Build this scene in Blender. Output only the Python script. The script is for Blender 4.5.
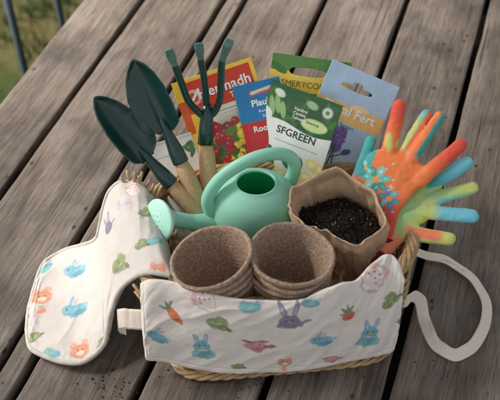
import bpy, bmesh, math, random
import numpy as np
from mathutils import Vector, Matrix

for o in list(bpy.data.objects): bpy.data.objects.remove(o)
SC = bpy.context.scene
COL = SC.collection
CM = 0.01                                   # every length below is in centimetres
rng = np.random.default_rng(7); random.seed(7)

# ------------------------------------------------------------------ camera
F_PX = 908.0; PITCH = math.radians(46.0); DIST = 95.0
CAM = np.array([0.0, -DIST*math.cos(PITCH), DIST*math.sin(PITCH)])
FWD = np.array([0, math.cos(PITCH), -math.sin(PITCH)]); UP = np.array([0, math.sin(PITCH), math.cos(PITCH)])
cd = bpy.data.cameras.new('camera'); cam = bpy.data.objects.new('camera', cd); COL.objects.link(cam)
cam.location = CAM*CM; cam.rotation_euler = (math.pi/2-PITCH, 0, 0)
cd.sensor_width = 36; cd.lens = F_PX/500*36
cd.clip_start = 0.02; cd.clip_end = 500
cd.dof.use_dof = True; cd.dof.focus_distance = 0.85; cd.dof.aperture_fstop = 8.0
SC.camera = cam

# ------------------------------------------------------------------ sky, sun, exposure
SUN_AZ = math.radians(-80); SUN_EL = math.radians(47)   # azimuth from +Y, clockwise
w = bpy.data.worlds.new('World'); SC.world = w; w.use_nodes = True
nt = w.node_tree; bg = nt.nodes['Background']
sky = nt.nodes.new('ShaderNodeTexSky'); sky.sky_type = 'NISHITA'; sky.sun_disc = False
sky.sun_elevation = SUN_EL; sky.sun_rotation = SUN_AZ; sky.dust_density = 4.0; sky.air_density = 1.0
hs = nt.nodes.new('ShaderNodeHueSaturation'); hs.inputs['Saturation'].default_value = 0.22
nt.links.new(sky.outputs[0], hs.inputs['Color']); nt.links.new(hs.outputs[0], bg.inputs['Color'])
bg.inputs['Strength'].default_value = 0.12
sd = bpy.data.lights.new('sun', 'SUN'); sd.energy = 5.0; sd.angle = math.radians(22); sd.color = (1.0, 0.95, 0.88)
so = bpy.data.objects.new('sun', sd); COL.objects.link(so)
sdir = Vector((math.sin(SUN_AZ)*math.cos(SUN_EL), math.cos(SUN_AZ)*math.cos(SUN_EL), math.sin(SUN_EL)))
so.rotation_euler = sdir.to_track_quat('Z', 'Y').to_euler(); so.location = sdir*5
SC.view_settings.view_transform = 'Standard'; SC.view_settings.look = 'None'
SC.view_settings.exposure = 0.82; SC.view_settings.gamma = 1.0; SC.view_settings.use_curve_mapping = False
SC.render.engine = 'CYCLES'

# ------------------------------------------------------------------ helpers: sight lines, noise, curves
def ray(px, py): return FWD + (px-250)/F_PX*np.array([1.0, 0, 0]) - (py-200)/F_PX*UP
def at_z(px, py, z):
    r = ray(px, py); return CAM + r*((z-CAM[2])/r[2])
def at_y(px, py, y):
    r = ray(px, py); return CAM + r*((y-CAM[1])/r[1])
def at_plane(px, py, o, n):
    r = ray(px, py); o = np.array(o, float); n = np.array(n, float)
    return CAM + r*(np.dot(o-CAM, n)/np.dot(r, n))
def px_of(P):
    d = P-CAM; wv = d@FWD
    return np.stack([250+F_PX*d[..., 0]/wv, 200-F_PX*(d@UP)/wv], -1)
def unit(v): v = np.array(v, float); return v/np.linalg.norm(v)

_tab = rng.random(4096)
def vnoise(x, y, z=0.0, seed=0):
    x = np.asarray(x, float); y = np.asarray(y, float); z = np.asarray(z, float)+0*x
    xi = np.floor(x).astype(np.int64); yi = np.floor(y).astype(np.int64); zi = np.floor(z).astype(np.int64)
    fx, fy, fz = x-xi, y-yi, z-zi
    fx, fy, fz = [t*t*(3-2*t) for t in (fx, fy, fz)]
    def h(a, b, c): return _tab[((a*73856093) ^ (b*19349663) ^ (c*83492791) ^ (seed*2654435)) & 4095]
    r = 0
    for a in (0, 1):
        for b in (0, 1):
            for c in (0, 1):
                r = r + h(xi+a, yi+b, zi+c)*(fx if a else 1-fx)*(fy if b else 1-fy)*(fz if c else 1-fz)
    return r*2-1
def fbm(x, y, z=0.0, o=3, seed=0):
    r = 0; a = 1; s = 0
    for i in range(o):
        r = r+a*vnoise(np.asarray(x)*2**i, np.asarray(y)*2**i, np.asarray(z)*2**i, seed+i*17); s += a; a *= .5
    return r/s

def catmull(P, n, closed=False):
    P = np.array(P, float); m = len(P)
    if closed: Q = np.vstack([P[-1], P, P[0], P[1]]); segs = m
    else: Q = np.vstack([2*P[0]-P[1], P, 2*P[-1]-P[-2]]); segs = m-1
    t = np.linspace(0, segs, n, endpoint=not closed)
    i = np.minimum(t.astype(int), segs-1); f = (t-i)[:, None]
    p0, p1, p2, p3 = Q[i], Q[i+1], Q[i+2], Q[i+3]
    return 0.5*((2*p1)+(-p0+p2)*f+(2*p0-5*p1+4*p2-p3)*f*f+(-p0+3*p1-3*p2+p3)*f**3)
def resample(P, n):
    d = np.r_[0, np.cumsum(np.linalg.norm(np.diff(P, axis=0), axis=1))]
    t = np.linspace(0, d[-1], n)
    return np.stack([np.interp(t, d, P[:, k]) for k in range(P.shape[1])], 1)

class Mesh:
    def __init__(s): s.v = []; s.f = []; s.n = 0
    def add(s, V, Fs):
        V = np.asarray(V, float).reshape(-1, 3); s.v.append(V)
        s.f += [tuple(int(i)+s.n for i in f) for f in Fs]; s.n += len(V); return s
    def grid(s, V, cu=False, cv=False, mask=None):
        a, b = V.shape[:2]; Fs = []
        for i in range(a if cu else a-1):
            for j in range(b if cv else b-1):
                if mask is not None and mask[i, j]: continue
                i2, j2 = (i+1) % a, (j+1) % b
                Fs.append((i*b+j, i2*b+j, i2*b+j2, i*b+j2))
        return s.add(V.reshape(-1, 3), Fs)
    def tube(s, P, r, n=12, caps=True, flat=(1, 1), updir=None, closed=False):
        P = np.array(P, float); m = len(P); r = np.broadcast_to(np.asarray(r, float), (m,))
        if closed: T = np.roll(P, -1, 0)-np.roll(P, 1, 0)
        else: T = np.gradient(P, axis=0)
        T /= np.linalg.norm(T, axis=1)[:, None]+1e-12
        N = np.zeros((m, 3)); a = np.array(updir if updir is not None else ([0, 0, 1] if abs(T[0, 2]) < .9 else [1, 0, 0]), float)
        for i in range(m):
            a = (a if updir is None or i == 0 else np.array(updir, float)); b = a-T[i]*np.dot(a, T[i]); b /= np.linalg.norm(b)+1e-12; N[i] = b; a = b
        B = np.cross(T, N); th = np.linspace(0, 2*math.pi, n, endpoint=False)
        V = P[:, None]+r[:, None, None]*(np.cos(th)[None, :, None]*N[:, None]*flat[0]+np.sin(th)[None, :, None]*B[:, None]*flat[1])
        base = s.n; s.grid(V, cu=closed, cv=True)
        if caps and not closed:
            s.f.append(tuple(base+j for j in range(n))[::1]); s.f.append(tuple(base+(m-1)*n+j for j in range(n))[::-1])
        return s
    def lathe(s, o, ax, prof, n=48, sx=1, sy=1, xd=None, fn=None):
        ax = unit(ax); x = np.array(xd if xd is not None else [1, 0, 0], float); x = unit(x-ax*np.dot(x, ax)); y = np.cross(ax, x)
        th = np.linspace(0, 2*math.pi, n, endpoint=False); pr = np.array(prof, float)
        R = pr[:, 0][:, None]+0*th[None]; H = pr[:, 1][:, None]+0*th[None]
        if fn: R, H = fn(R, H, th[None]+0*R)
        V = np.array(o, float)+R[..., None]*(np.cos(th)[None, :, None]*x*sx+np.sin(th)[None, :, None]*y*sy)+H[..., None]*ax
        return s.grid(V, cv=True)
    def box(s, lo, hi, bev=0.0):
        lo = np.array(lo, float); hi = np.array(hi, float); bm = bmesh.new()
        bmesh.ops.create_cube(bm, size=1)
        for v in bm.verts: v.co = Vector((lo+hi)/2+np.array(v.co)*(hi-lo))
        if bev: bmesh.ops.bevel(bm, geom=bm.edges[:], offset=bev, segments=2, affect='EDGES', profile=.6)
        bm.verts.index_update(); V = [list(v.co) for v in bm.verts]; Fs = [[v.index for v in f.verts] for f in bm.faces]; bm.free()
        return s.add(V, Fs)
    def V(s): return np.vstack(s.v)

def mk(name, M, mat, parent=None, col=None, smooth=True, local=False, mods=()):
    V = M.V().copy()
    if parent is not None and not local:
        V = V-np.array(parent['_o'])
    me = bpy.data.meshes.new(name); me.from_pydata((V*CM).tolist(), [], M.f); me.update()
    if col is not None:
        at = me.color_attributes.new('Col', 'FLOAT_COLOR', 'POINT')
        c = np.ones((len(V), 4), np.float32); c[:, :3] = col; at.data.foreach_set('color', c.ravel())
    if smooth: me.shade_smooth()
    o = bpy.data.objects.new(name, me); COL.objects.link(o)
    if mat: me.materials.append(mat)
    if parent is not None: o.parent = parent
    for k, kw in mods:
        md = o.modifiers.new(k.lower(), k)
        for a, b in kw.items(): setattr(md, a, b)
    bm = bmesh.new(); bm.from_mesh(me); bmesh.ops.recalc_face_normals(bm, faces=bm.faces); bm.to_mesh(me); bm.free()
    return o
def sub(o, parent):                         # child of a part: share its frame
    o.parent = parent; return o
def thing(name, label, cat, loc=(0, 0, 0), group=None, rz=0):
    o = bpy.data.objects.new(name, None); COL.objects.link(o); o.location = np.array(loc, float)*CM; o.rotation_euler = (0, 0, rz)
    o.empty_display_size = .02
    o['label'] = label; o['category'] = cat; o['_o'] = [float(t) for t in loc]
    if group: o['group'] = group
    return o
def tag(o, label, cat, group=None, kind=None):
    if label: o['label'] = label
    if cat: o['category'] = cat
    if group: o['group'] = group
    if kind: o['kind'] = kind
    return o

def srgb(*c):
    c = np.array(c, float)/255; return np.where(c <= .04045, c/12.92, ((c+.055)/1.055)**2.4)
def rgba(c): return (float(c[0]), float(c[1]), float(c[2]), 1.0)

# ------------------------------------------------------------------ materials
class NT:
    def __init__(s, name):
        s.m = bpy.data.materials.new(name); s.m.use_nodes = True; s.t = s.m.node_tree; s.b = s.t.nodes['Principled BSDF']
    def n(s, t, **k):
        x = s.t.nodes.new(t)
        for a, b in k.items():
            if a in ('i',):
                for c, d in b.items(): x.inputs[c].default_value = d
            else: setattr(x, a, b)
        return x
    def l(s, a, b): s.t.links.new(a, b)
    def mapping(s, scale, coord='Object', rnd=False):
        tc = s.n('ShaderNodeTexCoord'); mp = s.n('ShaderNodeMapping'); mp.inputs['Scale'].default_value = scale
        if rnd:
            oi = s.n('ShaderNodeObjectInfo'); mu = s.n('ShaderNodeMath', operation='MULTIPLY'); mu.inputs[1].default_value = 7.3
            s.l(oi.outputs['Random'], mu.inputs[0]); va = s.n('ShaderNodeVectorMath', operation='ADD')
            s.l(tc.outputs[coord], va.inputs[0]); s.l(mu.outputs[0], va.inputs[1]); s.l(va.outputs[0], mp.inputs[0])
        else: s.l(tc.outputs[coord], mp.inputs[0])
        return mp.outputs[0]
    def noise(s, vec, scale, detail=4, rough=.6, dist=0.0):
        x = s.n('ShaderNodeTexNoise', i={'Scale': scale, 'Detail': detail, 'Roughness': rough, 'Distortion': dist}); s.l(vec, x.inputs['Vector']); return x.outputs['Fac']
    def ramp(s, fac, stops):
        r = s.n('ShaderNodeValToRGB'); e = r.color_ramp.elements
        while len(e) < len(stops): e.new(.5)
        for k, (p, c) in enumerate(stops):
            e[k].position = p; e[k].color = rgba(c) if np.ndim(c) else (c, c, c, 1)
        s.l(fac, r.inputs[0]); return r.outputs[0]
    def mix(s, fac, a, b, mode='MIX'):
        x = s.n('ShaderNodeMix', data_type='RGBA', blend_type=mode)
        for v, k in ((fac, 0), (a, 6), (b, 7)):
            if hasattr(v, 'node'): s.l(v, x.inputs[k])
            elif k == 0: x.inputs[0].default_value = v
            else: x.inputs[k].default_value = rgba(v) if np.ndim(v) else (v, v, v, 1)
        return x.outputs[2]
    def bump(s, h, strength, dist=.001, prev=None):
        x = s.n('ShaderNodeBump', i={'Strength': strength, 'Distance': dist}); s.l(h, x.inputs['Height'])
        if prev: s.l(prev, x.inputs['Normal'])
        return x.outputs[0]
    def done(s, color, rough=.6, normal=None, spec=.5, **k):
        if hasattr(color, 'node'): s.l(color, s.b.inputs['Base Color'])
        else: s.b.inputs['Base Color'].default_value = rgba(color)
        if hasattr(rough, 'node'): s.l(rough, s.b.inputs['Roughness'])
        else: s.b.inputs['Roughness'].default_value = rough
        s.b.inputs['Specular IOR Level'].default_value = spec
        if normal: s.l(normal, s.b.inputs['Normal'])
        for a, b in k.items(): s.b.inputs[a].default_value = b
        return s.m

def simple_mat(name, c, rough=.5, var=.15, nscale=60, bump=.2, bscale=400, spec=.5, bdist=.0005, **k):
    t = NT(name); v = t.mapping((1, 1, 1)); n = t.noise(v, nscale, 5)
    c = np.array(c); col = t.ramp(n, [(.3, c*(1-var)), (.7, np.minimum(c*(1+var), 1))])
    b = t.bump(t.noise(v, bscale, 4), bump, bdist)
    return t.done(col, rough, b, spec, **k)
def painted_mat(name, rough=.55, bump=.15, bscale=900, var=.08, spec=.5, weave=None, sheen=0, bdist=.0004):
    t = NT(name); v = t.mapping((1, 1, 1)); at = t.n('ShaderNodeVertexColor', layer_name='Col')
    n = t.noise(v, 90, 5); col = t.mix(1.0, at.outputs[0], t.ramp(n, [(.3, 1-var), (.7, 1.0)]), 'MULTIPLY')
    nb = t.noise(v, bscale, 4)
    b = t.bump(nb, bump, bdist)
    if weave:
        b = t.bump(t.noise(t.mapping((1, 1, 1)), 70, 3, .5, .6), .5, .0025, b)
        wv = t.n('ShaderNodeTexWave', wave_type='BANDS', bands_direction='X', i={'Scale': weave, 'Distortion': 1.5, 'Detail': 2}); t.l(v, wv.inputs[0])
        wz = t.n('ShaderNodeTexWave', wave_type='BANDS', bands_direction='DIAGONAL', i={'Scale': weave, 'Distortion': 1.5, 'Detail': 2}); t.l(v, wz.inputs[0])
        b = t.bump(wv.outputs['Fac'], .25, .0003, b); b = t.bump(wz.outputs['Fac'], .25, .0003, b)
    m = t.done(col, rough, b, spec)
    if sheen: t.b.inputs['Sheen Weight'].default_value = sheen
    return m

def wood_mat(name, dark, light, worn):
    t = NT(name)
    va = t.mapping((8, 120, 60), rnd=True)      # local x runs along the plank
    streak = t.noise(va, 1.6, 8, .65)
    fine = t.noise(t.mapping((34, 620, 90), rnd=True), 1.0, 6, .7)
    vb = t.mapping((2.6, 17, 10), rnd=True)
    wide = t.noise(vb, 1.6, 6, .55, .8)
    wv = t.n('ShaderNodeTexWave', wave_type='BANDS', bands_direction='Y', wave_profile='SAW', i={'Scale': 1.9, 'Distortion': 9.0, 'Detail': 3, 'Detail Scale': 1.1, 'Detail Roughness': .6})
    t.l(t.mapping((1.6, 24, 10), rnd=True), wv.inputs[0])
    vc = t.mapping((14, 14, 14), rnd=True); blot = t.noise(vc, 1.0, 5, .6)
    col = t.ramp(streak, [(.27, np.array(dark)), (.44, np.array(dark)*.45+np.array(light)*.55), (.66, light)])
    col = t.mix(t.ramp(wide, [(.35, 0.0), (.7, .55)]), col, worn)
    col = t.mix(t.ramp(wv.outputs['Fac'], [(.0, .25), (.35, .0), (1.0, .08)]), col, np.array(dark)*.75)
    col = t.mix(t.ramp(blot, [(.45, 0.0), (.68, .62)]), col, np.array(dark)*1.1)
    col = t.mix(t.ramp(fine, [(.36, .6), (.50, 0.0)]), col, np.array(dark)*.8); col = t.mix(t.ramp(fine, [(.58, 0.0), (.75, .35)]), col, (.42, .37, .33))
    # cracks along the grain
    cr = t.noise(t.mapping((3.2, 150, 40), rnd=True), 1.0, 2, .5); crk = t.ramp(cr, [(.30, 1.0), (.36, 0.0)])
    cr2 = t.noise(t.mapping((5, 16, 9), rnd=True), 1.3, 3); crk = t.mix(1.0, crk, t.ramp(cr2, [(.5, 0.0), (.6, 1.0)]), 'MULTIPLY')
    col = t.mix(crk, col, np.array(dark)*.3)
    # small pits and specks
    vo = t.n('ShaderNodeTexVoronoi', i={'Scale': 1.0}); t.l(t.mapping((48, 75, 60), rnd=True), vo.inputs['Vector'])
    pit = t.ramp(vo.outputs['Distance'], [(.07, .9), (.2, 0.0)])
    pit = t.mix(1.0, pit, t.ramp(t.noise(t.mapping((16, 20, 20), rnd=True), 1.0, 2), [(.56, 0.0), (.6, 1.0)]), 'MULTIPLY')
    col = t.mix(pit, col, np.array(dark)*.25)
    b = t.bump(fine, .5, .0008); b = t.bump(streak, .55, .0012, b); b = t.bump(wv.outputs['Fac'], .25, .0008, b)
    b = t.bump(crk, -1.0 if False else .6, .0010, b) if False else b
    rgh = t.ramp(streak, [(.3, .72), (.7, .52)])
    return t.done(col, rgh, b, .5)

M_WOOD = wood_mat('weathered_wood', (.020, .012, .008), (.158, .116, .086), (.335, .28, .232))
M_SHADEBOARD = simple_mat('dark_shade_board', (.035, .028, .023), .7, .3, 8, .3, 60)  # dark brown for the added shade boards above and below the table
M_WICK = simple_mat('wicker', (.42, .27, .13), .55, .35, 120, .3, 900)
M_RAWWOOD = None
def handle_wood():
    t = NT('beech_wood'); v = t.mapping((90, 90, 90)); v2 = t.mapping((400, 400, 40))
    n = t.noise(v, 1.0, 4); s = t.noise(v2, 1.2, 5)
    c = t.ramp(s, [(.3, (.50, .29, .14)), (.7, (.66, .43, .24))]); c = t.mix(t.ramp(n, [(.4, 0.), (.8, .25)]), c, (.50, .28, .14))
    return t.done(c, .5, t.bump(s, .2, .0004), .4)
M_BEECH = handle_wood()
M_GREEN = simple_mat('dark_green_enamel', (.004, .040, .032), .30, .12, 50, .12, 350, spec=.5, **{'Coat Weight': .35, 'Coat Roughness': .25})
M_TIN = simple_mat('worn_tine_metal', (.15, .30, .28), .38, .3, 200, .2, 500, spec=.6, Metallic=.35)
M_MINT = simple_mat('mint_plastic', (.36, .74, .58), .42, .04, 20, .06, 500, spec=.45, bdist=.0003)
M_MINT.node_tree.nodes['Principled BSDF'].inputs['Subsurface Weight'].default_value = .12
M_MINT.node_tree.nodes['Principled BSDF'].inputs['Subsurface Radius'].default_value = (.004, .008, .006)
M_MINT_IN = simple_mat('deep_green_plastic', (.07, .72, .40), .45, .05, 20, .05, 500)
M_ROSE = simple_mat('pale_mint_plastic', (.42, .74, .60), .42, .05, 60, .1, 600)
M_PERF = simple_mat('perforation_rubber', (.20, .42, .36), .6, .1)
M_METAL = simple_mat('blue_grey_metal', (.10, .13, .16), .35, .15, 20, .1, 200, Metallic=.5)
M_CLOTH = painted_mat('printed_cotton', .85, .2, 1500, .05, .2, weave=900, sheen=.2)
M_TAPE = simple_mat('cotton_tape', (.62, .55, .50), .85, .08, 80, .3, 1500, spec=.2)
M_PIPE = simple_mat('piping_cotton', (.50, .47, .42), .85, .15, 150, .3, 1500, spec=.2)
M_PACK = painted_mat('printed_paper', .38, .08, 300, .04, .5)
M_WHITE = simple_mat('white_ink', (.85, .85, .83), .5, .03)
M_INK = simple_mat('dark_ink', (.03, .05, .04), .5, .05)
M_OLIVE = simple_mat('olive_ink', (.16, .13, .02), .5, .05)
M_BLUEINK = simple_mat('blue_ink', (.08, .16, .30), .5, .05)
M_GLOVE = painted_mat('coated_knit_glove', .62, .25, 1100, .06, .35, sheen=.15)
M_CRIMSON = simple_mat('crimson_knit', (.16, .012, .022), .85, .25, 200, .5, 1500, spec=.2)
def peat():
    t = NT('peat_fibre'); v = t.mapping((1, 1, 1), rnd=True)
    a = t.noise(v, 420, 4, .7); b_ = t.noise(v, 45, 4); c = t.ramp(a, [(.32, (.22, .135, .085)), (.5, (.35, .25, .18)), (.7, (.56, .44, .33))])
    c = t.mix(t.ramp(b_, [(.35, 0.), (.75, .45)]), c, (.30, .19, .125))
    return t.done(c, .92, t.bump(a, .7, .0008), .15)
M_PEAT = peat()
def kraft():
    t = NT('kraft_paper'); v = t.mapping((1, 1, 1)); a = t.noise(v, 500, 4, .6); b_ = t.noise(v, 40, 5, .6, .5)
    c = t.ramp(a, [(.3, (.46, .30, .185)), (.7, (.64, .455, .30))]); c = t.mix(t.ramp(b_, [(.4, 0.), (.75, .4)]), c, (.37, .235, .14))
    vo = t.n('ShaderNodeTexVoronoi', feature='DISTANCE_TO_EDGE', i={'Scale': 55}); t.l(t.mapping((1, 1, .5)), vo.inputs['Vector'])
    return t.done(c, .78, t.bump(t.ramp(vo.outputs['Distance'], [(0, 0.), (.12, 1.)]), .45, .0010, t.bump(b_, .5, .002)), .25)
M_KRAFT = kraft()
def soil():
    t = NT('potting_soil'); v = t.mapping((1, 1, 1)); a = t.noise(v, 900, 5, .7)
    vo = t.n('ShaderNodeTexVoronoi', feature='F1', i={'Scale': 600}); t.l(v, vo.inputs['Vector'])
    c = t.ramp(a, [(.3, (.004, .003, .002)), (.6, (.018, .012, .008)), (.85, (.06, .04, .028))])
    return t.done(c, .85, t.bump(vo.outputs['Distance'], .8, .001), .3)
M_SOIL = soil()
def ground():
    t = NT('lawn_earth'); v = t.mapping((1, 1, 1)); a = t.noise(v, 2.6, 6, .6); b_ = t.noise(v, 40, 6, .7)
    c = t.ramp(a, [(.38, (.025, .045, .012)), (.5, (.06, .07, .022)), (.66, (.15, .115, .05))])
    c = t.mix(.5, c, t.ramp(b_, [(.3, .5), (.7, 1.0)]), 'MULTIPLY')
    return t.done(c, .95, t.bump(b_, .8, .02), .1)
M_GROUND = ground()
M_GRASS = simple_mat('grass_blades', (.045, .07, .018), .7, .6, 3, .1, 100)

# ------------------------------------------------------------------ the setting
g = Mesh(); xs = np.linspace(-1, 1, 61); xs = np.sign(xs)*np.abs(xs)**2.5*6000
X, Y = np.meshgrid(xs, xs, indexing='ij'); Z = -73+fbm(X/90, Y/90, 0, 3)*2.0
g.grid(np.stack([X, Y, Z], -1)); o = mk('ground', g, M_GROUND); o['kind'] = 'structure'

gb = Mesh(); nb = 9000; V = []; Fs = []
gx = rng.uniform(-150, 20, nb); gy = rng.uniform(40, 260, nb); gx = gx+(-.35*(gy-40))
pat = fbm(gx/22, gy/22, 0, 2, 5); keep = pat > -.18; gx, gy = gx[keep], gy[keep]
for i, (x, y) in enumerate(zip(gx, gy)):
    h = random.uniform(2.5, 7.5); a = random.uniform(0, 6.28); wd = random.uniform(.18, .4); l = random.uniform(.5, 3.5)
    b = random.uniform(0, 6.28); dx, dy = math.cos(a)*wd, math.sin(a)*wd; lx, ly = math.cos(b)*l, math.sin(b)*l
    k = len(V); z = -74
    V += [(x-dx, y-dy, z), (x+dx, y+dy, z), (x+dx*.7+lx*.3, y+dy*.7+ly*.3, z+h*.6), (x-dx*.7+lx*.3, y-dy*.7+ly*.3, z+h*.6), (x+lx, y+ly, z+h)]
    Fs += [(k, k+1, k+2, k+3), (k+3, k+2, k+4)]
gb.add(V, Fs); o = mk('grass', gb, M_GRASS, smooth=False); tag(o, 'rough green and straw coloured grass beyond the table edge', 'grass', kind='stuff')

# the table: planks run 18.2 degrees clockwise from +Y; local +X is along the plank
ANG = math.radians(90-18.2)
table = thing('wooden_table', 'weathered grey brown outdoor table of long gapped planks', 'table', (0, 0, 0), rz=ANG)
edges = [-32.9, -25.2, -14.8, -12.15, -2.1, 8.35, 18.55, 28.8, 39.0, 49.3, 59.5, 69.8, 80.0, 90.2]   # offset to the right of the grain line
def plank(y0, y1, x0, x1, t=2.6, zt=0.0, seed=0):
    n = 170; m = 14; xs_ = np.linspace(x0, x1, n)
    ring = []
    r = .22
    prof = []                                 # cross-section, counter-clockwise, rounded top edges
    for a in np.linspace(math.pi, math.pi/2, 4): prof.append((y0+r+r*math.cos(a), -r+r*math.sin(a)))
    for s in np.linspace(0, 1, 22)[1:-1]: prof.append((y0+r+(y1-y0-2*r)*s, 0))
    for a in np.linspace(math.pi/2, 0, 4): prof.append((y1-r+r*math.cos(a), -r+r*math.sin(a)))
    prof += [(y1, -t), (y0, -t)]
    prof = np.array(prof); V = np.zeros((n, len(prof), 3))
    for k, (py, pz) in enumerate(prof):
        e = vnoise(xs_*.22, 0*xs_+seed*3.1, 0)*.06+vnoise(xs_*1.1, 0*xs_+seed*3.1+9, 0)*.035
        sgn = -1 if k < 6 else 1
        edge = min(abs(py-y0), abs(py-y1))
        V[:, k, 0] = xs_; V[:, k, 1] = py+(e*sgn if edge < .3 else 0)
        top = pz > -.5
        V[:, k, 2] = zt+pz+((fbm(xs_*.05, 0*xs_+py*1.3, seed, 3)*.05+vnoise(xs_*.25, 0*xs_+py*3.1, seed)*.022) if top else 0)
    M = Mesh(); M.grid(V, cv=True); c = len(prof)
    M.f.append(tuple(range(c))); M.f.append(tuple((n-1)*c+j for j in range(c))[::-1])
    return M
for i in range(len(edges)-1):
    a, b = edges[i], edges[i+1]
    y0, y1 = -b+.37, -a-.37
    if i == 2: y0, y1 = -b+.36, -a-.36
    o = mk('plank', plank(y0, y1, -78, 170, seed=i), M_WOOD, table, local=True)
for x in (-60, 42, 150):
    o = mk('crossbeam', Mesh().box((x-3.5, -88, -7.2), (x+3.5, 31, -2.62), .3), M_WOOD, table, local=True)
for x in (-60, 150):
    for y in (-80, 24):
        mk('leg', Mesh().box((x-3.4, y-3.4, -73.5), (x+3.4, y+3.4, -7.22), .3), M_WOOD, table, local=True)

mk('gap_shade_board', Mesh().box((-78, -92, -9.6), (170, 31.5, -7.3), .3), M_SHADEBOARD, table, local=True)  # dark sheet added below the planks so the gaps read as deep shade
# unseen panel on posts, added only to shade the near side of the table
EA = math.radians(-38); s_ = np.array([math.sin(EA), math.cos(EA)]); zr = 160.0; de = zr/math.tan(SUN_EL)*math.cos(SUN_AZ-EA)+8.0
sun_block = thing('sun_blocker', 'added out of view panel on posts that shades the near side of the table', 'light blocker', (0, -60, -73), rz=-EA)
def block_local(x0, x1, d0, d1, z0, z1):     # x across the sun's direction, d along it
    xx = 60*math.sin(EA); dd = -60*s_[1]
    return (x0-xx, d0-dd, z0+73), (x1-xx, d1-dd, z1+73)
mk('block_panel', Mesh().box(*block_local(-330, 330, de-130, de, zr, zr+4)), M_SHADEBOARD, sun_block, local=True)
mk('block_beam', Mesh().box(*block_local(-320, 320, de-30, de-18, zr-14, zr-.2)), M_SHADEBOARD, sun_block, local=True)
for x in (-300, 300):
    mk('block_post', Mesh().box(*block_local(x-6, x+6, de-30, de-18, -73.5, zr-14.2)), M_SHADEBOARD, sun_block, local=True)

# metal uprights beyond the table
rail = thing('metal_railing', 'thin blue grey metal railing bars behind the far table edge', 'railing', (-33, 45, -73))
def rod(p, q, r, n=12): return Mesh().tube(np.array([p, q]), r, n)
b1 = at_y(16, 22, 50); b2 = at_y(61, 7, 62); dv = b2-b1
for k in range(-3, 6):
    p = b1+dv*k; top = np.array([p[0]-1.2, p[1]+.6, 12.0]); bot = np.array([p[0]+.9, p[1]-.4, -73.5])
    if k in (0, 1) or True: mk('bar', rod(bot, top, .62), M_METAL, rail)
ra, rb = b1-dv*3.3, b1+dv*5.3
mk('top_rail', rod([ra[0]-1.2, ra[1], 12.6], [rb[0]-1.2, rb[1], 12.6], 1.0), M_METAL, rail)

# ------------------------------------------------------------------ basket
BC = np.array([2.1, -11.2]); BR = math.radians(6.5)
def rim_xy(th, a, b, p=2.7, n=None):
    c, s = np.cos(th), np.sin(th); x = a*np.sign(c)*np.abs(c)**(2/p); y = b*np.sign(s)*np.abs(s)**(2/p)
    return np.stack([BC[0]+x*math.cos(BR)-y*math.sin(BR), BC[1]+x*math.sin(BR)+y*math.cos(BR)], -1)
basket = thing('wicker_basket', 'low honey coloured wicker basket holding all the gardening things', 'basket', (BC[0], BC[1], 0))
def wall_ab(z): f = z/7.6; return 9.9+2.4*f, 9.9-1.7*f
RIMZ = 7.5
wk = Mesh(); NS = 42
def arc_ring(a, b, n, p=2.7):
    P = rim_xy(np.linspace(0, 2*math.pi, 1200, endpoint=False), a, b, p); P = np.vstack([P, P[:1]]); P = resample(P, n+1)[:-1]; return P
rows = 18
for r_ in range(rows):
    z = .55+r_*(RIMZ-.9)/rows; a, b = wall_ab(z); n = NS*8; P = arc_ring(a, b, n, 7-4.3*z/7.6); t = np.arange(n)/n
    T = np.roll(P, -1, 0)-np.roll(P, 1, 0); T /= np.linalg.norm(T, axis=1)[:, None]; N = np.stack([T[:, 1], -T[:, 0]], 1)
    off = np.sin(t*2*math.pi*NS/2+(r_ % 2)*math.pi)*.24
    Q = np.concatenate([P+N*off[:, None], (z+.03*vnoise(t*60, 0*t+r_*5))[:, None]], 1)
    wk.tube(Q, .20, 7, closed=True, updir=(0, 0, 1))
mk('wickerwork', wk, M_WICK, basket)
P0 = arc_ring(*wall_ab(0.3), NS, 7); P1 = arc_ring(*wall_ab(RIMZ), NS)
for k in range(NS):
    p = np.r_[P0[k], .25]; q = np.r_[P1[k], RIMZ+.1]
    mk('stake', Mesh().tube(np.array([p, (p+q)/2, q]), .19, 7), M_WICK, basket)
rm = Mesh(); n = 420; P = arc_ring(*wall_ab(RIMZ), n); t = np.arange(n)/n
T = np.roll(P, -1, 0)-np.roll(P, 1, 0); T /= np.linalg.norm(T, axis=1)[:, None]; N = np.stack([T[:, 1], -T[:, 0]], 1)
for k in range(7):
    ph = t*2*math.pi*9+k*2*math.pi/7
    Q = np.concatenate([P+N*(np.cos(ph)*.42)[:, None], (RIMZ+.35+np.sin(ph)*.36)[:, None]], 1)
    rm.tube(Q, .235, 8, closed=True, updir=(0, 0, 1))
mk('rim', rm, M_WICK, basket)
bt = Mesh(); P = arc_ring(*wall_ab(.4), n, 7)
for k in range(3):
    ph = t*2*math.pi*22+k*2*math.pi/3
    bt.tube(np.concatenate([P+N*(.25+np.cos(ph)*.22)[:, None], (.38+np.sin(ph)*.18)[:, None]], 1), .2, 7, closed=True, updir=(0, 0, 1))
mk('base_braid', bt, M_WICK, basket)
fl = Mesh()
a, b = wall_ab(.3); ph = np.linspace(0, 2*math.pi, 96, endpoint=False); P = rim_xy(ph, a, b, 7)
C0 = np.zeros((4, 96, 3))
for k, (s, z) in enumerate(((1, .2), (1, .55), (.5, .6), (.02, .6))): C0[k, :, :2] = BC+(P-BC)*s; C0[k, :, 2] = z
fl.grid(C0, cv=True); mk('floor_panel', fl, M_WICK, basket)
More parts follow.
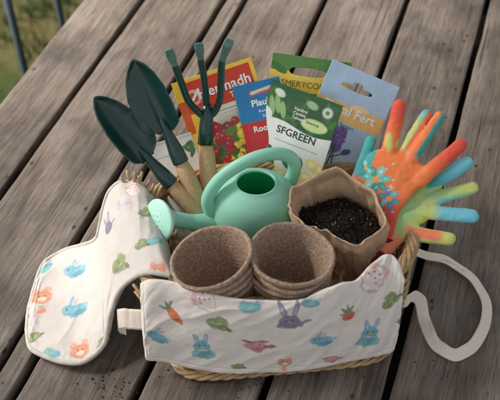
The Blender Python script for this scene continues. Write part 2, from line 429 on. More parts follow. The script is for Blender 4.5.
# loose stake ends sticking up at the far left corner and the near left one
for (px, py, z), (qx, qy, zz) in (((131, 186, 9.0), (127, 171, 10.6)), ((134, 188, 9), (135, 173, 10.8)), ((138, 189, 8.8), (142, 172, 10.6)),
                                  ((144, 190, 8.8), (150, 180, 10)), ((128, 187, 9), (121, 178, 10)), ((150, 193, 8.8), (154, 184, 9.8)), ((139, 188, 9), (139, 176, 10.2)),
                                  ((146, 300, 6.6), (133, 284, 7.6)), ((145, 304, 6.2), (135, 291, 6.8))):
    mk('stake_end', Mesh().tube(np.array([at_z(px, py, z), at_z(qx, qy, zz)]), .15, 7), M_WICK, basket)

# ------------------------------------------------------------------ painting on fine grids
class Paint:
    """colours for a grid of points with local plane coordinates X, Y in cm (Y up)"""
    def __init__(s, X, Y, base): s.X = X; s.Y = Y; s.c = np.ones(X.shape+(3,))*np.array(base)
    def blend(s, m, c, a=1.0): m = np.clip(m, 0, 1)[..., None]*a; s.c = s.c*(1-m)+np.array(c)*m
    def ell(s, x, y, rx, ry, c, rot=0, a=1.0, soft=.12, wob=0.0):
        X, Y = s.X-x, s.Y-y; k, q = math.cos(rot), math.sin(rot); u = (X*k+Y*q)/rx; v = (-X*q+Y*k)/ry
        r = np.sqrt(u*u+v*v)
        if wob: r = r+wob*vnoise(s.X*3.1, s.Y*3.1, 0, 3)
        s.blend((1-r)/soft+.5, c, a)
    def rect(s, x0, y0, x1, y1, c, a=1.0): s.blend(((s.X >= x0) & (s.X <= x1) & (s.Y >= y0) & (s.Y <= y1)).astype(float), c, a)
    def below(s, f, c, a=1.0): s.blend((f-s.Y)/.05+.5, c, a)
    def seg(s, x0, y0, x1, y1, r, c, a=1.0, r1=None, soft=.06):
        d = np.array([x1-x0, y1-y0]); L = d@d+1e-9; t = np.clip(((s.X-x0)*d[0]+(s.Y-y0)*d[1])/L, 0, 1)
        dist = np.hypot(s.X-x0-t*d[0], s.Y-y0-t*d[1]); rr = r+((r1 if r1 is not None else r)-r)*t
        s.blend((rr-dist)/soft+.5, c, a)
BLUE = srgb(120, 178, 196); TEAL = srgb(128, 190, 190); GREY = srgb(140, 138, 158); GRN = srgb(146, 160, 108); PEACH = srgb(226, 150, 116)
PINK = srgb(214, 150, 150); ORG = srgb(222, 118, 66); DK = srgb(70, 72, 84); LAV = srgb(196, 178, 200); CREAM = srgb(234, 222, 200)
def motif(p, kind, x, y, s=1.0, rot=0.0, a=.9):
    """one watercolour print, drawn in the cloth's own coordinates"""
    k, q = math.cos(rot), math.sin(rot)
    def E(dx, dy, rx, ry, c, r=0, al=a, soft=.14, wob=.16):
        if rx*ry > .12: p.ell(x+(dx*k-dy*q)*s, y+(dx*q+dy*k)*s, rx*s*1.05, ry*s*1.05, np.array(c)*.62, rot+r, al*.75, soft, wob)
        p.ell(x+(dx*k-dy*q)*s, y+(dx*q+dy*k)*s, rx*s, ry*s, c, rot+r, al, soft, wob)
    c0 = p.c.copy()
    if kind == 'bunny':          # round body, head with two ears, little collar
        E(0, -.5, .74, .60, TEAL); E(.1, -.62, .5, .36, BLUE*.92, 0, .4); E(-.62, -.75, .28, .2, TEAL*.95); E(.6, -.8, .3, .18, TEAL*.95); E(0, .3, .62, .52, BLUE); E(-.33, 1.0, .2, .5, BLUE, .25); E(.33, 1.0, .2, .5, BLUE, -.25)
        E(-.33, 1.0, .09, .32, LAV, .25); E(.33, 1.0, .09, .32, LAV, -.25)
        E(-.2, .36, .07, .09, DK, soft=.5, wob=0); E(.2, .36, .07, .09, DK, soft=.5, wob=0); E(0, .12, .16, .1, PEACH, wob=0); E(0, -.12, .42, .05, CREAM, wob=0)
    elif kind == 'greybunny':
        E(0, -.3, .85, .42, GREY*.85); E(-.05, 0, .7, .5, GREY); E(-.45, .85, .2, .62, GREY, .35); E(.4, .85, .2, .62, GREY, -.3); E(-.45, .85, .1, .45, LAV, .35); E(.4, .85, .1, .45, LAV, -.3)
        E(1.1, -.15, .4, .12, GREY*.7, .2); E(-.3, 0, .07, .08, DK*.5, wob=0); E(.15, .02, .07, .08, DK*.5, wob=0); E(-.08, -.12, .12, .08, PINK, wob=0)
    elif kind == 'bird':
        E(.25, -.1, .72, .46, BLUE, .1); E(.4, -.3, .5, .2, srgb(84, 134, 150), 0, .5); E(-.4, .15, .46, .42, BLUE*1.05); E(-.1, .75, .14, .36, BLUE, -.5); E(.25, .62, .13, .34, LAV*.9, -.95); E(.98, .05, .2, .17, srgb(150, 196, 206)); E(-.5, .2, .07, .09, DK*.6, soft=.5, wob=0); E(-.72, .02, .07, .05, PINK, wob=0); E(-.15, -.5, .16, .1, BLUE*.9)
    elif kind == 'carrot':
        E(.15, -.15, .75, .3, ORG, -.75); E(.55, -.6, .35, .14, ORG*.85, -.8); E(-.35, .5, .32, .12, srgb(96, 150, 110), 2.0); E(-.6, .3, .34, .11, srgb(110, 160, 120), 2.7); E(-.12, .6, .3, .1, srgb(90, 140, 112), 1.3)
        p.seg(x-.1*s, y+.1*s, x+.1*s, y+.0, .03, ORG*.6, .4); p.seg(x+.2*s, y-.2*s, x+.4*s, y-.25*s, .03, ORG*.6, .4)
    elif kind == 'strawberry':
        E(.0, -.25, .55, .5, srgb(222, 104, 70)); E(.15, -.45, .32, .3, srgb(200, 84, 60), 0, .5); E(-.3, .35, .4, .14, srgb(92, 140, 104), 2.3); E(.25, .35, .42, .14, srgb(92, 140, 104), .7); E(0, .5, .12, .35, srgb(110, 160, 120)); E(-.45, .1, .3, .1, srgb(110, 160, 120), .2)
    elif kind == 'leaf':
        E(-.4, 0, .5, .4, GRN); E(.25, .15, .55, .42, GRN*.9); E(.5, -.3, .4, .28, GRN*.75); E(-.2, -.35, .5, .2, GRN*.6, 0, .6); E(0, .45, .3, .25, GRN*1.1); E(.9, -.4, .3, .16, srgb(120, 100, 80), -.5); E(.1, 0, .35, .08, srgb(206, 190, 120), .4, .5)
    elif kind == 'pig':
        E(0, 0, .78, .5, PINK); E(.1, -.35, .42, .3, PINK*.9); E(-.65, .42, .42, .12, srgb(120, 90, 90), -.3); E(.5, .42, .4, .12, srgb(150, 110, 100), -.05); E(.95, -.05, .45, .17, srgb(150, 70, 60), .05)
        E(-.3, .1, .06, .06, DK, wob=0); E(.25, .1, .06, .06, DK, wob=0); E(.1, -.3, .22, .13, srgb(190, 112, 112), wob=0)
    elif kind == 'mouse':        # pale creature drawn in thin red outline
        E(0, 0, .85, 1.0, srgb(214, 176, 172), .4, .9, .12); E(0, 0, .78, .93, srgb(238, 222, 214), .4, 1, .12); E(-.7, .5, .34, .3, srgb(224, 176, 170)); E(.3, .95, .3, .28, srgb(224, 176, 170))
        E(-.25, .3, .08, .08, srgb(170, 60, 70), wob=0); E(.15, .5, .08, .08, srgb(170, 60, 70), wob=0); E(-.4, -.1, .1, .08, srgb(196, 90, 96), wob=0); E(.4, -.1, .07, .07, srgb(196, 90, 96), wob=0); E(.1, .05, .06, .1, srgb(180, 70, 80), wob=0)
    elif kind == 'fox':
        E(0, 0, .8, .6, PEACH); E(-.5, .6, .3, .34, PEACH); E(.45, .6, .3, .34, PEACH); E(-.2, .1, .07, .07, DK, wob=0); E(.2, .1, .07, .07, DK, wob=0); E(0, -.2, .35, .2, CREAM); E(-.1, -1.2, .34, .26, srgb(232, 140, 100)); E(-.1, -.85, .2, .08, GRN)
    elif kind == 'splash':
        E(0, 0, .75, .34, TEAL, 0, .7); E(.5, .12, .34, .3, BLUE, 0, .7); E(-.45, .2, .3, .26, TEAL*1.05, 0, .8); E(-.1, -.28, .5, .1, BLUE*.85, .1, .5); E(.55, .15, .06, .07, DK, wob=0); E(.8, .35, .14, .25, LAV, -.4)
    elif kind == 'shirt':
        E(0, 0, .7, .16, LAV); E(-.4, .3, .2, .3, LAV)
def wash(p, c0): k = .22*fbm(p.X*2.2, p.Y*2.2, 0, 3, 6)+.12*vnoise(p.X*9, p.Y*9); m = (np.abs(p.c-c0).max(-1) > .01)[..., None]; p.c = np.where(m, np.clip(p.c*(1+k[..., None]), 0, 1), p.c)
def place_motif(p, V, px, py, kind, sc, rot, mask=None, a=.8):
    """print centred on the surface vertex seen at px, py; drawn in the tangent plane there"""
    q = px_of(V); d2 = ((q-np.array([px, py]))**2).sum(-1)
    if mask is not None: d2 = d2+mask
    i, j = np.unravel_index(np.argmin(d2), d2.shape); i = min(max(i, 3), V.shape[0]-4); j = min(max(j, 3), V.shape[1]-4)
    n = unit(np.cross(V[i+3, j]-V[i-3, j], V[i, j+3]-V[i, j-3])); n = n if np.dot(n, CAM-V[i, j]) > 0 else -n
    t1 = np.array([1., 0, 0]); t1 = unit(t1-n*np.dot(t1, n)); t2 = np.cross(n, t1); D = V-V[i, j]
    far = np.linalg.norm(D, axis=-1) > 3.2; X0, Y0 = p.X, p.Y
    p.X = np.where(far, 99, D@t1); p.Y = np.where(far, 99, D@t2); c0 = p.c.copy(); motif(p, kind, 0, 0, sc*1.3, rot, a); wash(p, c0); p.X, p.Y = X0, Y0
def surface_coords(V):
    """arc-length coordinates of a grid surface"""
    du = np.linalg.norm(np.diff(V, axis=0), axis=2); dv = np.linalg.norm(np.diff(V, axis=1), axis=2)
    S = np.zeros(V.shape[:2]); S[1:] = np.cumsum(du, 0); S = S-0
    T = np.zeros(V.shape[:2]); T[:, 1:] = np.cumsum(dv, 1)
    return S, T

# ------------------------------------------------------------------ front cloth
crest = [(141, 284, 8.6), (150, 281, 9.3), (172, 283, 9.3), (200, 292, 9.2), (230, 299, 9.0), (265, 302.5, 8.9), (300, 301, 9.0), (325, 291, 9.5), (342, 284, 9.8), (357, 281, 9.8), (372, 266, 10.2), (388, 256, 10.3), (398, 263, 9.9), (404, 280, 8.9)]
bott = [(146, 354, 1.3), (150, 360, 1.0), (170, 363, .9), (200, 367, .8), (235, 369, .8), (270, 369.5, .8), (300, 368, .8), (325, 364, .9), (342, 361, 1.0), (357, 358.5, 1.0), (372, 355, 1.1), (385, 352, 1.2), (392, 350, 1.3), (396, 343, 1.8)]
NU, NV = 560, 230
Cc = catmull([at_z(p[0], p[1], p[2]+(.7 if p[0] < 350 else .3)) for p in crest], NU); Bc = catmull([at_z(p[0], p[1], p[2]+.5) for p in bott], NU)
u = np.linspace(0, 1, NU)
Bc[:, 1] -= .25*np.sin(u*math.pi)
inner = Cc.copy(); inner[:, 1] += .6; inner[:, 2] -= 2.2; inner[:, 0] -= .4*(u-.5)
v = np.linspace(-.28, 1, NV)
V = np.zeros((NU, NV, 3))
for j, t in enumerate(v):
    if t < 0:
        f = -t/.28; h = math.sin(f*math.pi/2); g_ = 1-math.cos(f*math.pi/2)
        V[:, j] = Cc; V[:, j, :2] += (inner-Cc)[:, :2]*h; V[:, j, 2] += (inner-Cc)[:, 2]*g_
    else:
        h = math.sin(t*math.pi/2)**.9; g_ = .25*t+.75*(1-math.cos(t*math.pi/2)); g_ = g_*.5+.5*t**1.15
        V[:, j, :2] = Cc[:, :2]+(Bc-Cc)[:, :2]*h; V[:, j, 2] = Cc[:, 2]+(Bc-Cc)[:, 2]*g_
S, T = surface_coords(V)
U_, V_ = np.meshgrid(u, v, indexing='ij'); hang = np.clip(V_, 0, 1)
wr = .16*np.sin(U_*24+1.5*V_+1.2*vnoise(U_*6, V_*2))*hang**1.2*.7+.22*fbm(U_*11, V_*3, 0, 3, 2)*(.35+hang)+.24*(.35-np.abs(vnoise(U_*16+V_*5, V_*3.5, 0, 8)))
wr += .05*fbm(U_*40+V_*8, V_*9, 0, 2, 9)
V[..., 1] -= wr*.8; V[..., 2] += wr*.35
nh = lambda d: -.06*np.exp(-((d-.55)/.07)**2)            # stitched hem
ed = np.minimum(np.minimum(S, S[-1:]-S), T[:, -1:]-T); hem = nh(ed); V[..., 1] -= hem; V[..., 2] += hem*.5
vx, vy = S-S[NU//2:NU//2+1], T
def coord_at(V, px, py, A, B):
    q = px_of(V); i = np.argmin(((q-np.array([px, py]))**2).sum(-1)+(V_front if V_front is not None else 0)); return A.ravel()[i], B.ravel()[i]
V_front = np.where(V_ < .10, 1e5, 0.0)
TC = T-T[:, [int(np.argmin(abs(v)))]]
pf = Paint(vx, -TC, srgb(234, 224, 214))
for kind, px, py, s, rot in (('carrot', 172, 312, .95, -.1), ('bird', 157, 336, .85, -.3), ('leaf', 218, 323, .85, -.2), ('bunny', 203, 348, .92, .1), ('pig', 256, 345, .95, -.05),
                             ('greybunny', 290, 320, .95, .05), ('mouse', 205, 295, .8, .6), ('splash', 251, 301, .95, 0), ('strawberry', 348, 313, .8, .1), ('bird', 321, 340, .85, .1), ('bunny', 369, 335, .95, -.1),
                             ('mouse', 373, 277, .95, -.9), ('leaf', 390, 300, .8, .8), ('splash', 309, 297, .7, 0), ('fox', 285, 362, .6, 0), ('pig', 331, 359, .6, .2), ('leaf', 238, 366, .5, 0), ('carrot', 402, 322, .4, 0)):
    place_motif(pf, V, px, py, kind, s, rot, V_front)
stc = (np.abs(ed-.55) < .045) & (np.sin((S+T)*14) > 0); pf.blend(stc.astype(float), srgb(214, 204, 200), .7)
fc = thing('printed_cloth', 'white cloth with pastel animals draped over the basket front', 'cloth', (BC[0], -20.5, 0))
mk('cloth_panel', Mesh().grid(V), M_CLOTH, fc, col=pf.c.reshape(-1, 3), mods=[('SOLIDIFY', dict(thickness=.0016, offset=0))])
def ribbon(P, wdir, width, n=160, ruffle=.05):
    P = catmull(P, n); W = catmull(wdir, n); W /= np.linalg.norm(W, axis=1)[:, None]
    s = np.linspace(-.5, .5, 9); V = P[:, None]+W[:, None]*s[None, :, None]*width
    t = np.arange(n)/n; V[..., 2] += ruffle*np.sin(t*70)[:, None]*(np.abs(s)*2)[None]**2+.05*vnoise(t*25, 0*t)[:, None]
    return V
def tape(parent, name, P, W, width, **k):
    V = ribbon(P, W, width, **k)
    S_, T_ = surface_coords(V); V = V+0; p = Paint(S_, T_-width/2, srgb(236, 222, 206)); L = S_[-1, 4]
    if L > 10:
        for f, c in ((.80, srgb(206, 120, 110)), (.825, srgb(190, 96, 96)), (.76, srgb(214, 150, 140)), (.02, ORG)): p.ell(L*f, .1, .34, .24, c, .2, .5, .5, .3)
    return mk(name, Mesh().grid(V), M_CLOTH, parent, col=p.c.reshape(-1, 3), mods=[('SOLIDIFY', dict(thickness=.0009, offset=0))])
# right tie: comes out from behind the cloth edge, loops over the table and returns behind the basket
tp = [(392, 303, 3.4), (405, 301, 3.3), (414, 297, 3.0), (420, 301, 2.4), (424, 318, 1.0), (431, 337, .75), (443, 350, .7), (457, 354, .7), (470, 348, .7), (482, 332, .75), (487, 312, .8), (483, 294, .8), (471, 277, .7), (452, 263, .6), (430, 256, .6), (412, 252, .7), (398, 250, .8)]
P = [at_z(*p) for p in tp]
Wd = [(0, .4, .9), (0, .45, .9), (.45, .5, .7), (.9, .3, .4), (.8, .25, .5), (.72, .5, .55), (.35, .75, .6), (-.1, .8, .6), (-.5, .6, .6), (-.8, .2, .5), (-.85, -.1, .4), (-.75, -.45, .3), (-.5, -.8, .2), (-.3, -.95, .15), (-.2, -.95, .1), (-.1, -1, .1), (0, -1, .1)]
tape(fc, 'tie_strap', P, Wd, 1.15, ruffle=.09)
st = catmull([at_z(a, b, c)+np.array([0, 0, .05]) for a, b, c in tp[11:15]], 12)
# left tab: short folded loop
tp = [(152, 321, 4.0), (140, 320, 3.9), (129, 319, 3.7), (121, 318.5, 3.5), (118, 319.5, 3.2), (118.6, 322, 2.8), (122, 324, 2.7), (126, 325, 2.7)]
tape(fc, 'side_tab', [at_z(*p) for p in tp], [(0, .5, .85)]*8, 1.9, ruffle=.0)

# ------------------------------------------------------------------ padded cloth on the left
# each section runs from the far edge to the near edge
sec = [
 [(29, 304, .7), (28, 316, .75), (27, 328, .7)],
 [(36, 282, .8), (33, 315, 1.0), (30, 346, .8)],
 [(43, 264, .9), (42, 310, 1.1), (43, 355, .9)],
 [(60, 251, 1.3), (64, 308, 1.3), (62, 361.5, .9)],
 [(82, 244, 2.4), (84, 305, 1.9), (84, 361, 1.2)],
 [(96, 237, 4.0), (101, 295, 3.4), (103, 345, 2.0)],
 [(100, 222, 5.8), (108, 275, 5.0), (109, 318, 3.4)],
 [(103, 207, 7.2), (115, 255, 6.7), (118, 292, 5.4)],
 [(108, 193, 8.4), (124, 238, 8.4), (133, 277, 7.6)],
 [(117, 184, 9.3), (136, 228, 9.7), (150, 271, 9.2)],
 [(128, 180, 9.7), (148, 225, 10.0), (165, 273, 9.4)],
 [(141, 182, 9.4), (158, 228, 9.3), (174, 279, 8.8)],
 [(152, 188, 8.2), (166, 235, 7.6), (179, 288, 7.4)]]
NA, NB = 340, 260
ctrl = np.array([[at_z(*p) for p in s] for s in sec])
rowsA = np.stack([catmull(ctrl[i], NB) for i in range(len(sec))], 0)
VP = np.stack([catmull(rowsA[:, j], NA) for j in range(NB)], 1)
a_ = np.linspace(0, 1, NA)[:, None]; b_ = np.linspace(0, 1, NB)[None]
A_, B_ = a_+0*b_, b_+0*a_
bul = .16*fbm(A_*9, B_*5, 0, 3, 4)+.14*(.35-np.abs(vnoise(A_*13+B_*3, B_*4, 0, 21)))+.06*np.sin(A_*9+B_*5)
bul += .10*np.clip((A_-.4)*3, 0, 1)*np.sin(A_*34+B_*3+2*vnoise(A_*4, B_*4))
quilt = np.exp(-((A_-.43)/.006)**2)
VP[..., 2] += bul-.10*quilt
S2, T2 = surface_coords(VP)
V_front = None
pp = Paint(S2, T2[:, NB//2:NB//2+1]-T2, srgb(208, 200, 193))
pp.blend(quilt, srgb(196, 198, 186), .6)
for kind, px, py, s, rot in (('bird', 74, 271, 1.05, .0), ('bird', 74, 310, 1.05, .2), ('fox', 42, 297, 1.0, .2), ('leaf', 120, 264, 1.1, .2), ('fox', 80, 351, .9, .2), ('splash', 52, 353, .8, -.3),
                             ('greybunny', 108, 226, .7, .5), ('leaf', 148, 212, .8, .5), ('splash', 156, 240, .9, .6), ('fox', 157, 270, .7, .0), ('splash', 46, 268, .8, .8), ('leaf', 34, 338, .6, .9), ('mouse', 133, 190, .6, 0.), ('shirt', 123, 205, 1.1, .2), ('leaf', 102, 343, .6, 1.), ('leaf', 141, 244, .6, .2)):
    place_motif(pp, VP, px, py, kind, s, rot, None, .72)
pad = thing('padded_cloth', 'quilted white bunny print cloth spilling over the basket left side', 'cloth', (-14, -14, 0))
mk('cloth_panel', Mesh().grid(VP), M_CLOTH, pad, col=pp.c.reshape(-1, 3), mods=[('SOLIDIFY', dict(thickness=.0045, offset=-1))])
loop = np.vstack([VP[:, 0][::-1][40:], VP[0, :], VP[:, -1][:-40]]); loop[:, 2] -= .16
mk('piping', Mesh().tube(resample(loop, 420), .24, 8), M_PIPE, pad)

# ------------------------------------------------------------------ watering can
can = thing('watering_can', 'small mint green plastic watering can with round rose', 'watering can', (.3, -9.0, .7))
def translucent(m, c, f):
    nt_ = m.node_tree; out = nt_.nodes['Material Output']; tr = nt_.nodes.new('ShaderNodeBsdfTranslucent'); tr.inputs[0].default_value = rgba(c)
    mx = nt_.nodes.new('ShaderNodeMixShader'); mx.inputs[0].default_value = f
    nt_.links.new(nt_.nodes['Principled BSDF'].outputs[0], mx.inputs[1]); nt_.links.new(tr.outputs[0], mx.inputs[2]); nt_.links.new(mx.outputs[0], out.inputs['Surface'])
translucent(M_MINT, (.30, .85, .55), .22); translucent(M_MINT_IN, (.10, .85, .45), .55)
def smoothprof(pts, n=60): return catmull(pts, n)
bc = np.array([.35, -8.9, .7]); axc = unit((.02, -.08, 1))
outer = smoothprof([(.01, 1.0), (3.6, 1.0), (4.15, 1.5), (4.45, 2.8), (4.6, 4.6), (4.6, 7.0), (4.35, 8.8), (3.75, 10.2), (2.9, 11.1), (2.15, 11.6), (1.95, 11.78)], 70)
inner_p = smoothprof([(1.95, 11.78), (1.78, 11.75), (1.75, 11.55)], 8)
mk('body', Mesh().lathe(bc, axc, np.vstack([outer, inner_p[1:]]), 96, .97, .80), M_MINT, can)
inn = smoothprof([(1.75, 11.56), (2.0, 11.3), (2.8, 10.8), (3.6, 9.9), (4.15, 8.6), (4.35, 6.8), (4.3, 4), (3.8, 2), (.01, 1.6)], 50)
mk('inner_wall', Mesh().lathe(bc, axc, inn, 96, .97, .80), M_MINT_IN, can)
hp = [(-2.6, -10.2, 8.3), (-3.4, -10.6, 9.4), (-3.75, -10.5, 10.7), (-3.3, -10.3, 12.1), (-2.2, -9.9, 13.4), (-.4, -9.4, 14.5), (1.4, -8.9, 14.9), (2.9, -8.4, 14.5), (3.85, -8.0, 13.5), (4.1, -7.8, 12.2), (3.9, -7.8, 11.0), (3.4, -8.0, 9.9)]
H = resample(catmull(hp, 200), 90); tt = np.linspace(0, 1, 90)
rr = .62+.28*np.exp(-(tt/.09)**2)+.16*np.exp(-((1-tt)/.07)**2)
mk('handle', Mesh().tube(H, rr, 18, flat=(1.0, .85)), M_MINT, can)
sp = [(-1.9, -10.4, 7.2), (-3.3, -11.0, 8.1), (-4.9, -11.55, 8.95), (-6.3, -12.0, 9.75), (-7.0, -12.3, 10.15)]
Sx = resample(catmull(sp, 80), 50); t_ = np.linspace(0, 1, 50)
mk('spout', Mesh().tube(Sx, 1.35-.62*np.minimum(t_*1.5, 1)+.0*t_, 22), M_MINT, can)
rc = np.array([-7.75, -12.65, 10.55]); rax = unit((-.80, -.62, .42))
ro = mk('rose', Mesh().lathe(rc-rax*.9, rax, smoothprof([(.01, -.25), (.7, -.2), (.85, 0), (1.35, .55), (1.78, .95), (1.9, 1.12), (1.86, 1.3), (1.6, 1.42), (.9, 1.55), (.01, 1.6)], 46), 56), M_ROSE, can)
pm = Mesh(); xa = unit(np.cross(rax, (0, 0, 1))); ya = np.cross(rax, xa)
for r0, k in ((0, 1), (.5, 6), (.98, 11), (1.42, 16)):
    for i in range(k):
        a = i/k*6.283+r0; c = rc-rax*.9+rax*(1.60-.085*r0**2-.005)+xa*math.cos(a)*r0+ya*math.sin(a)*r0
        pm.lathe(c, rax, [(.001, .03), (.06, .03), (.085, -.02)], 8)
pf_ = mk('perforations', pm, M_PERF, can); pf_.parent = ro

# ------------------------------------------------------------------ trowels and hand rake
def handle_profile(L, r=.78):
    return [(.01, 0), (r*.62, .02), (r*.78, .2), (r*.98, 1.2), (r*1.02, L*.45), (r*.9, L*.8), (r*.98, L-.5), (r*.86, L-.12), (r*.5, L), (.01, L)]
def trowel(label, tip, end, L, wide, roll, neckw, blen, hr):
    tip = np.array(tip); end = np.array(end); ax = unit(tip-end); D = np.linalg.norm(tip-end)
    # blade faces the camera
    vd = unit(CAM-(tip+end)/2); nz = unit(vd-ax*np.dot(vd, ax)); nx = np.cross(ax, nz)
    q = Matrix.Rotation(roll, 3, Vector(ax)); nz = np.array(q@Vector(nz)); nx = np.array(q@Vector(nx))
    t = thing('garden_trowel', label, 'trowel', end-ax*4, 'dark green trowels with wooden handles')
    # blade outline: half width as a function of distance from the tip
    n = 110; s = np.linspace(0, 1, n); xw = wide*np.interp(s, [0, .03, .10, .22, .42, .66, .84, .91, .96, 1.0], [.02, .20, .46, .72, .95, 1.0, .95, .84, .62, .34])
    m = 25; w_ = np.linspace(-1, 1, m); 
    dish = lambda x, sx: .60*(x**2)*(.4+.6*np.minimum(sx*2.2, 1))*(1-.75*np.clip((sx-.78)/.2, 0, 1)**2)*wide*.9
    Vb = np.zeros((n, m, 3))
    for i in range(n):
        yy = tip-ax*s[i]*blen
        Vb[i] = yy+nx*(w_*xw[i])[:, None]+nz*(dish(w_, s[i])-.32*wide*(1-math.cos(s[i]*1.2))*.3+.25*math.exp(-(s[i]*6)**2)*0)[:, None]
        cr = .22*np.exp(-(w_/.16)**2)*np.clip((s[i]-.15)*1.5, 0, 1)*(1-np.clip((s[i]-.8)/.15, 0, 1)); Vb[i] += nz*cr[:, None]
    mk('blade', Mesh().grid(Vb), M_GREEN, t, mods=[('SOLIDIFY', dict(thickness=.0016, offset=0)), ('BEVEL', dict(width=.0005, segments=2))])
    b0 = tip-ax*blen*.72-nz*.1; hstart = tip-ax*L
    NPs = [b0+nz*.02*0, tip-ax*blen*.9, tip-ax*(blen+.3), hstart-ax*.0]
    NPp = resample(catmull(NPs, 60), 30); k = np.linspace(0, 1, 30)
    mk('neck', Mesh().tube(NPp, np.interp(k, [0, .3, .62, .8, 1], [.15, neckw*.55, neckw*.85, neckw*1.05, neckw*1.1]), 20), M_GREEN, t)
    Lh = np.linalg.norm(hstart-end)+3.2
    hd = mk('grip', Mesh().lathe(hstart+ax*.1, -ax, handle_profile(Lh, hr), 28), M_BEECH, t)
    return t
tip1 = at_y(94, 98, -3.0); end1 = at_y(199, 215, -8.0)
trowel('dark green trowel leaning furthest left, its blade tip lowest', tip1, end1, 10.5, 1.78, .30, .68, 7.3, .78)
tip2 = at_y(134, 59, -1.0); end2 = at_y(204, 213, -7.6)
trowel('taller dark green trowel standing beside the hand rake', tip2, end2, 10.3, 1.92, -.34, .70, 7.2, .80)

rk = thing('hand_rake', 'dark green three tined hand rake with pale wooden handle', 'hand rake', at_y(208, 190, -6.5))
J = at_y(207, 113, -2.2); hb = at_y(205.5, 143, -3.6); he = at_y(211, 200, -6.6); axr = unit(J-hb)
mk('collar', Mesh().tube(np.array([hb-axr*.1, hb+axr*1.2, J+axr*.1, J+axr*.9]), [.74, .70, .56, .40], 20), M_GREEN, rk)
Lh = np.linalg.norm(hb-he)+3
mk('grip', Mesh().lathe(hb, unit(he-hb), handle_profile(Lh, .80), 28), M_BEECH, rk)
tn = [[(206.5, 118, -2.3), (198, 112, -2.3), (188, 100, -2.3), (181, 82, -2.6), (175, 66, -3.0), (171, 56, -3.8)],
      [(207, 116, -2.1), (206, 98, -1.8), (204, 78, -1.8), (201, 62, -2.3), (199.5, 50, -3.3)],
      [(207.5, 118, -2.3), (215, 111, -2.3), (220, 98, -2.3), (221, 80, -2.6), (222, 62, -3.0), (227, 47, -3.8)]]
for tnp in tn:
    P = catmull([at_y(*p) for p in tnp], 50); r = np.full(50, .33); r[-14:] = np.linspace(.33, .24, 14)
    to = mk('tine', Mesh().tube(P, r, 14), M_GREEN, rk)
    d = unit(P[-1]-P[-6]); side = unit(np.cross(d, CAM-P[-1])); nn = np.cross(side, d)
    q = np.array([P[-9], P[-1]+d*.45, P[-1]+d*1.0-nn*.15]); M_ = Mesh(); ws = [.25, .40, .33]; Vt = np.zeros((3, 4, 3))
    for i in range(3):
        th_ = [.30, .26, .06][i]
        Vt[i] = [q[i]-side*ws[i]-nn*th_, q[i]+side*ws[i]-nn*th_, q[i]+side*ws[i]+nn*th_, q[i]-side*ws[i]+nn*th_]
    M_.grid(Vt, cv=True); M_.f += [(0, 1, 2, 3), (11, 10, 9, 8)]
    sp_ = mk('tine_tip', M_, M_TIN, rk, smooth=False, mods=[('BEVEL', dict(width=.0006, segments=2))]); sp_.parent = to

# ------------------------------------------------------------------ seed packets
PN0 = unit((0, -1, .62))
def packet(label, tl, tr, h, yb, art, holes=None, bend=.0, texts=(), yaw=0.0):
    """tl, tr: top corners; the packet stands in the plane through (0, yb, 8) that leans back"""
    PN = unit(PN0+np.array([yaw, 0, 0])); o = np.array([tl[0]/10.3-24.3+3, yb+.9, 8.0]); A = at_plane(*tl, o, PN); B = at_plane(*tr, o, PN); xd = unit(B-A); wd = np.linalg.norm(B-A); yd = np.cross(PN, xd)
    if yd[2] < 0: yd = -yd
    nx = max(60, int(wd/.042)); ny = int(h/.042); x = np.linspace(0, wd, nx); y = np.linspace(-h, 0, ny); X, Y = np.meshgrid(x, y, indexing='ij')
    p = Paint(X, Y+h, (.8, .8, .8)); art(p, wd, h); p.c = np.clip(p.c*(1+.08*fbm(p.X*5, p.Y*5, 0, 3, 12)[..., None]), 0, 1)
    def surf(X, Y):
        yy = (Y+h)/h
        return bend*((X/wd-.5)**2*4-.5)+.16*np.clip(1-abs(X/wd-.5)*2, 0, 1)**.5*np.clip(1-abs(yy-.45)*2.3, 0, 1)+.05*fbm(X*.5, Y*.5, tl[0], 2)
    Z = surf(X, Y); V = A+X[..., None]*xd+Y[..., None]*yd+Z[..., None]*PN
    mask = None
    if holes:
        xc = (X[:-1, :-1]+X[1:, 1:])/2; yc = (Y[:-1, :-1]+Y[1:, 1:])/2; mask = np.zeros(xc.shape, bool)
        for hx, hy, rx, ry in holes: mask |= (((np.abs(xc-hx*wd)/rx)**2.6+(np.abs(yc+hy)/ry)**2.6) < 1)
    t = thing('seed_packet', label, 'seed packet', A-yd*h+xd*wd/2)
    mk('paper_sleeve', Mesh().grid(V, mask=mask), M_PACK, t, col=p.c.reshape(-1, 3), mods=[('SOLIDIFY', dict(thickness=.0005, offset=0))])
    for txt, tx, ty, size, mat, bold, nm in texts:
        cu = bpy.data.curves.new('lettering', 'FONT'); cu.body = txt; cu.size = 1; cu.offset = bold; cu.align_x = 'LEFT'; cu.resolution_u = 3; cu.space_character = 1.02
        ob = bpy.data.objects.new('tmp', cu); COL.objects.link(ob); bpy.context.view_layer.update()
        me = bpy.data.meshes.new_from_object(ob.evaluated_get(bpy.context.evaluated_depsgraph_get())); bpy.data.objects.remove(ob)
        bm = bmesh.new(); bm.from_mesh(me); bmesh.ops.triangulate(bm, faces=bm.faces); bmesh.ops.subdivide_edges(bm, edges=[e for e in bm.edges if e.calc_length() > .25], cuts=1)
        bm.to_mesh(me); bm.free()
        q = np.array([list(v_.co) for v_ in me.vertices])*size; X_ = tx*wd+q[:, 0]; Y_ = -ty*h+q[:, 1]
        W = A+X_[:, None]*xd+Y_[:, None]*yd+(surf(X_, Y_)+.045)[:, None]*PN
        M_ = Mesh().add(W, [tuple(f.vertices) for f in me.polygons]); mk('lettering', M_, mat, t, smooth=False)
        bpy.data.meshes.remove(me)
    return t
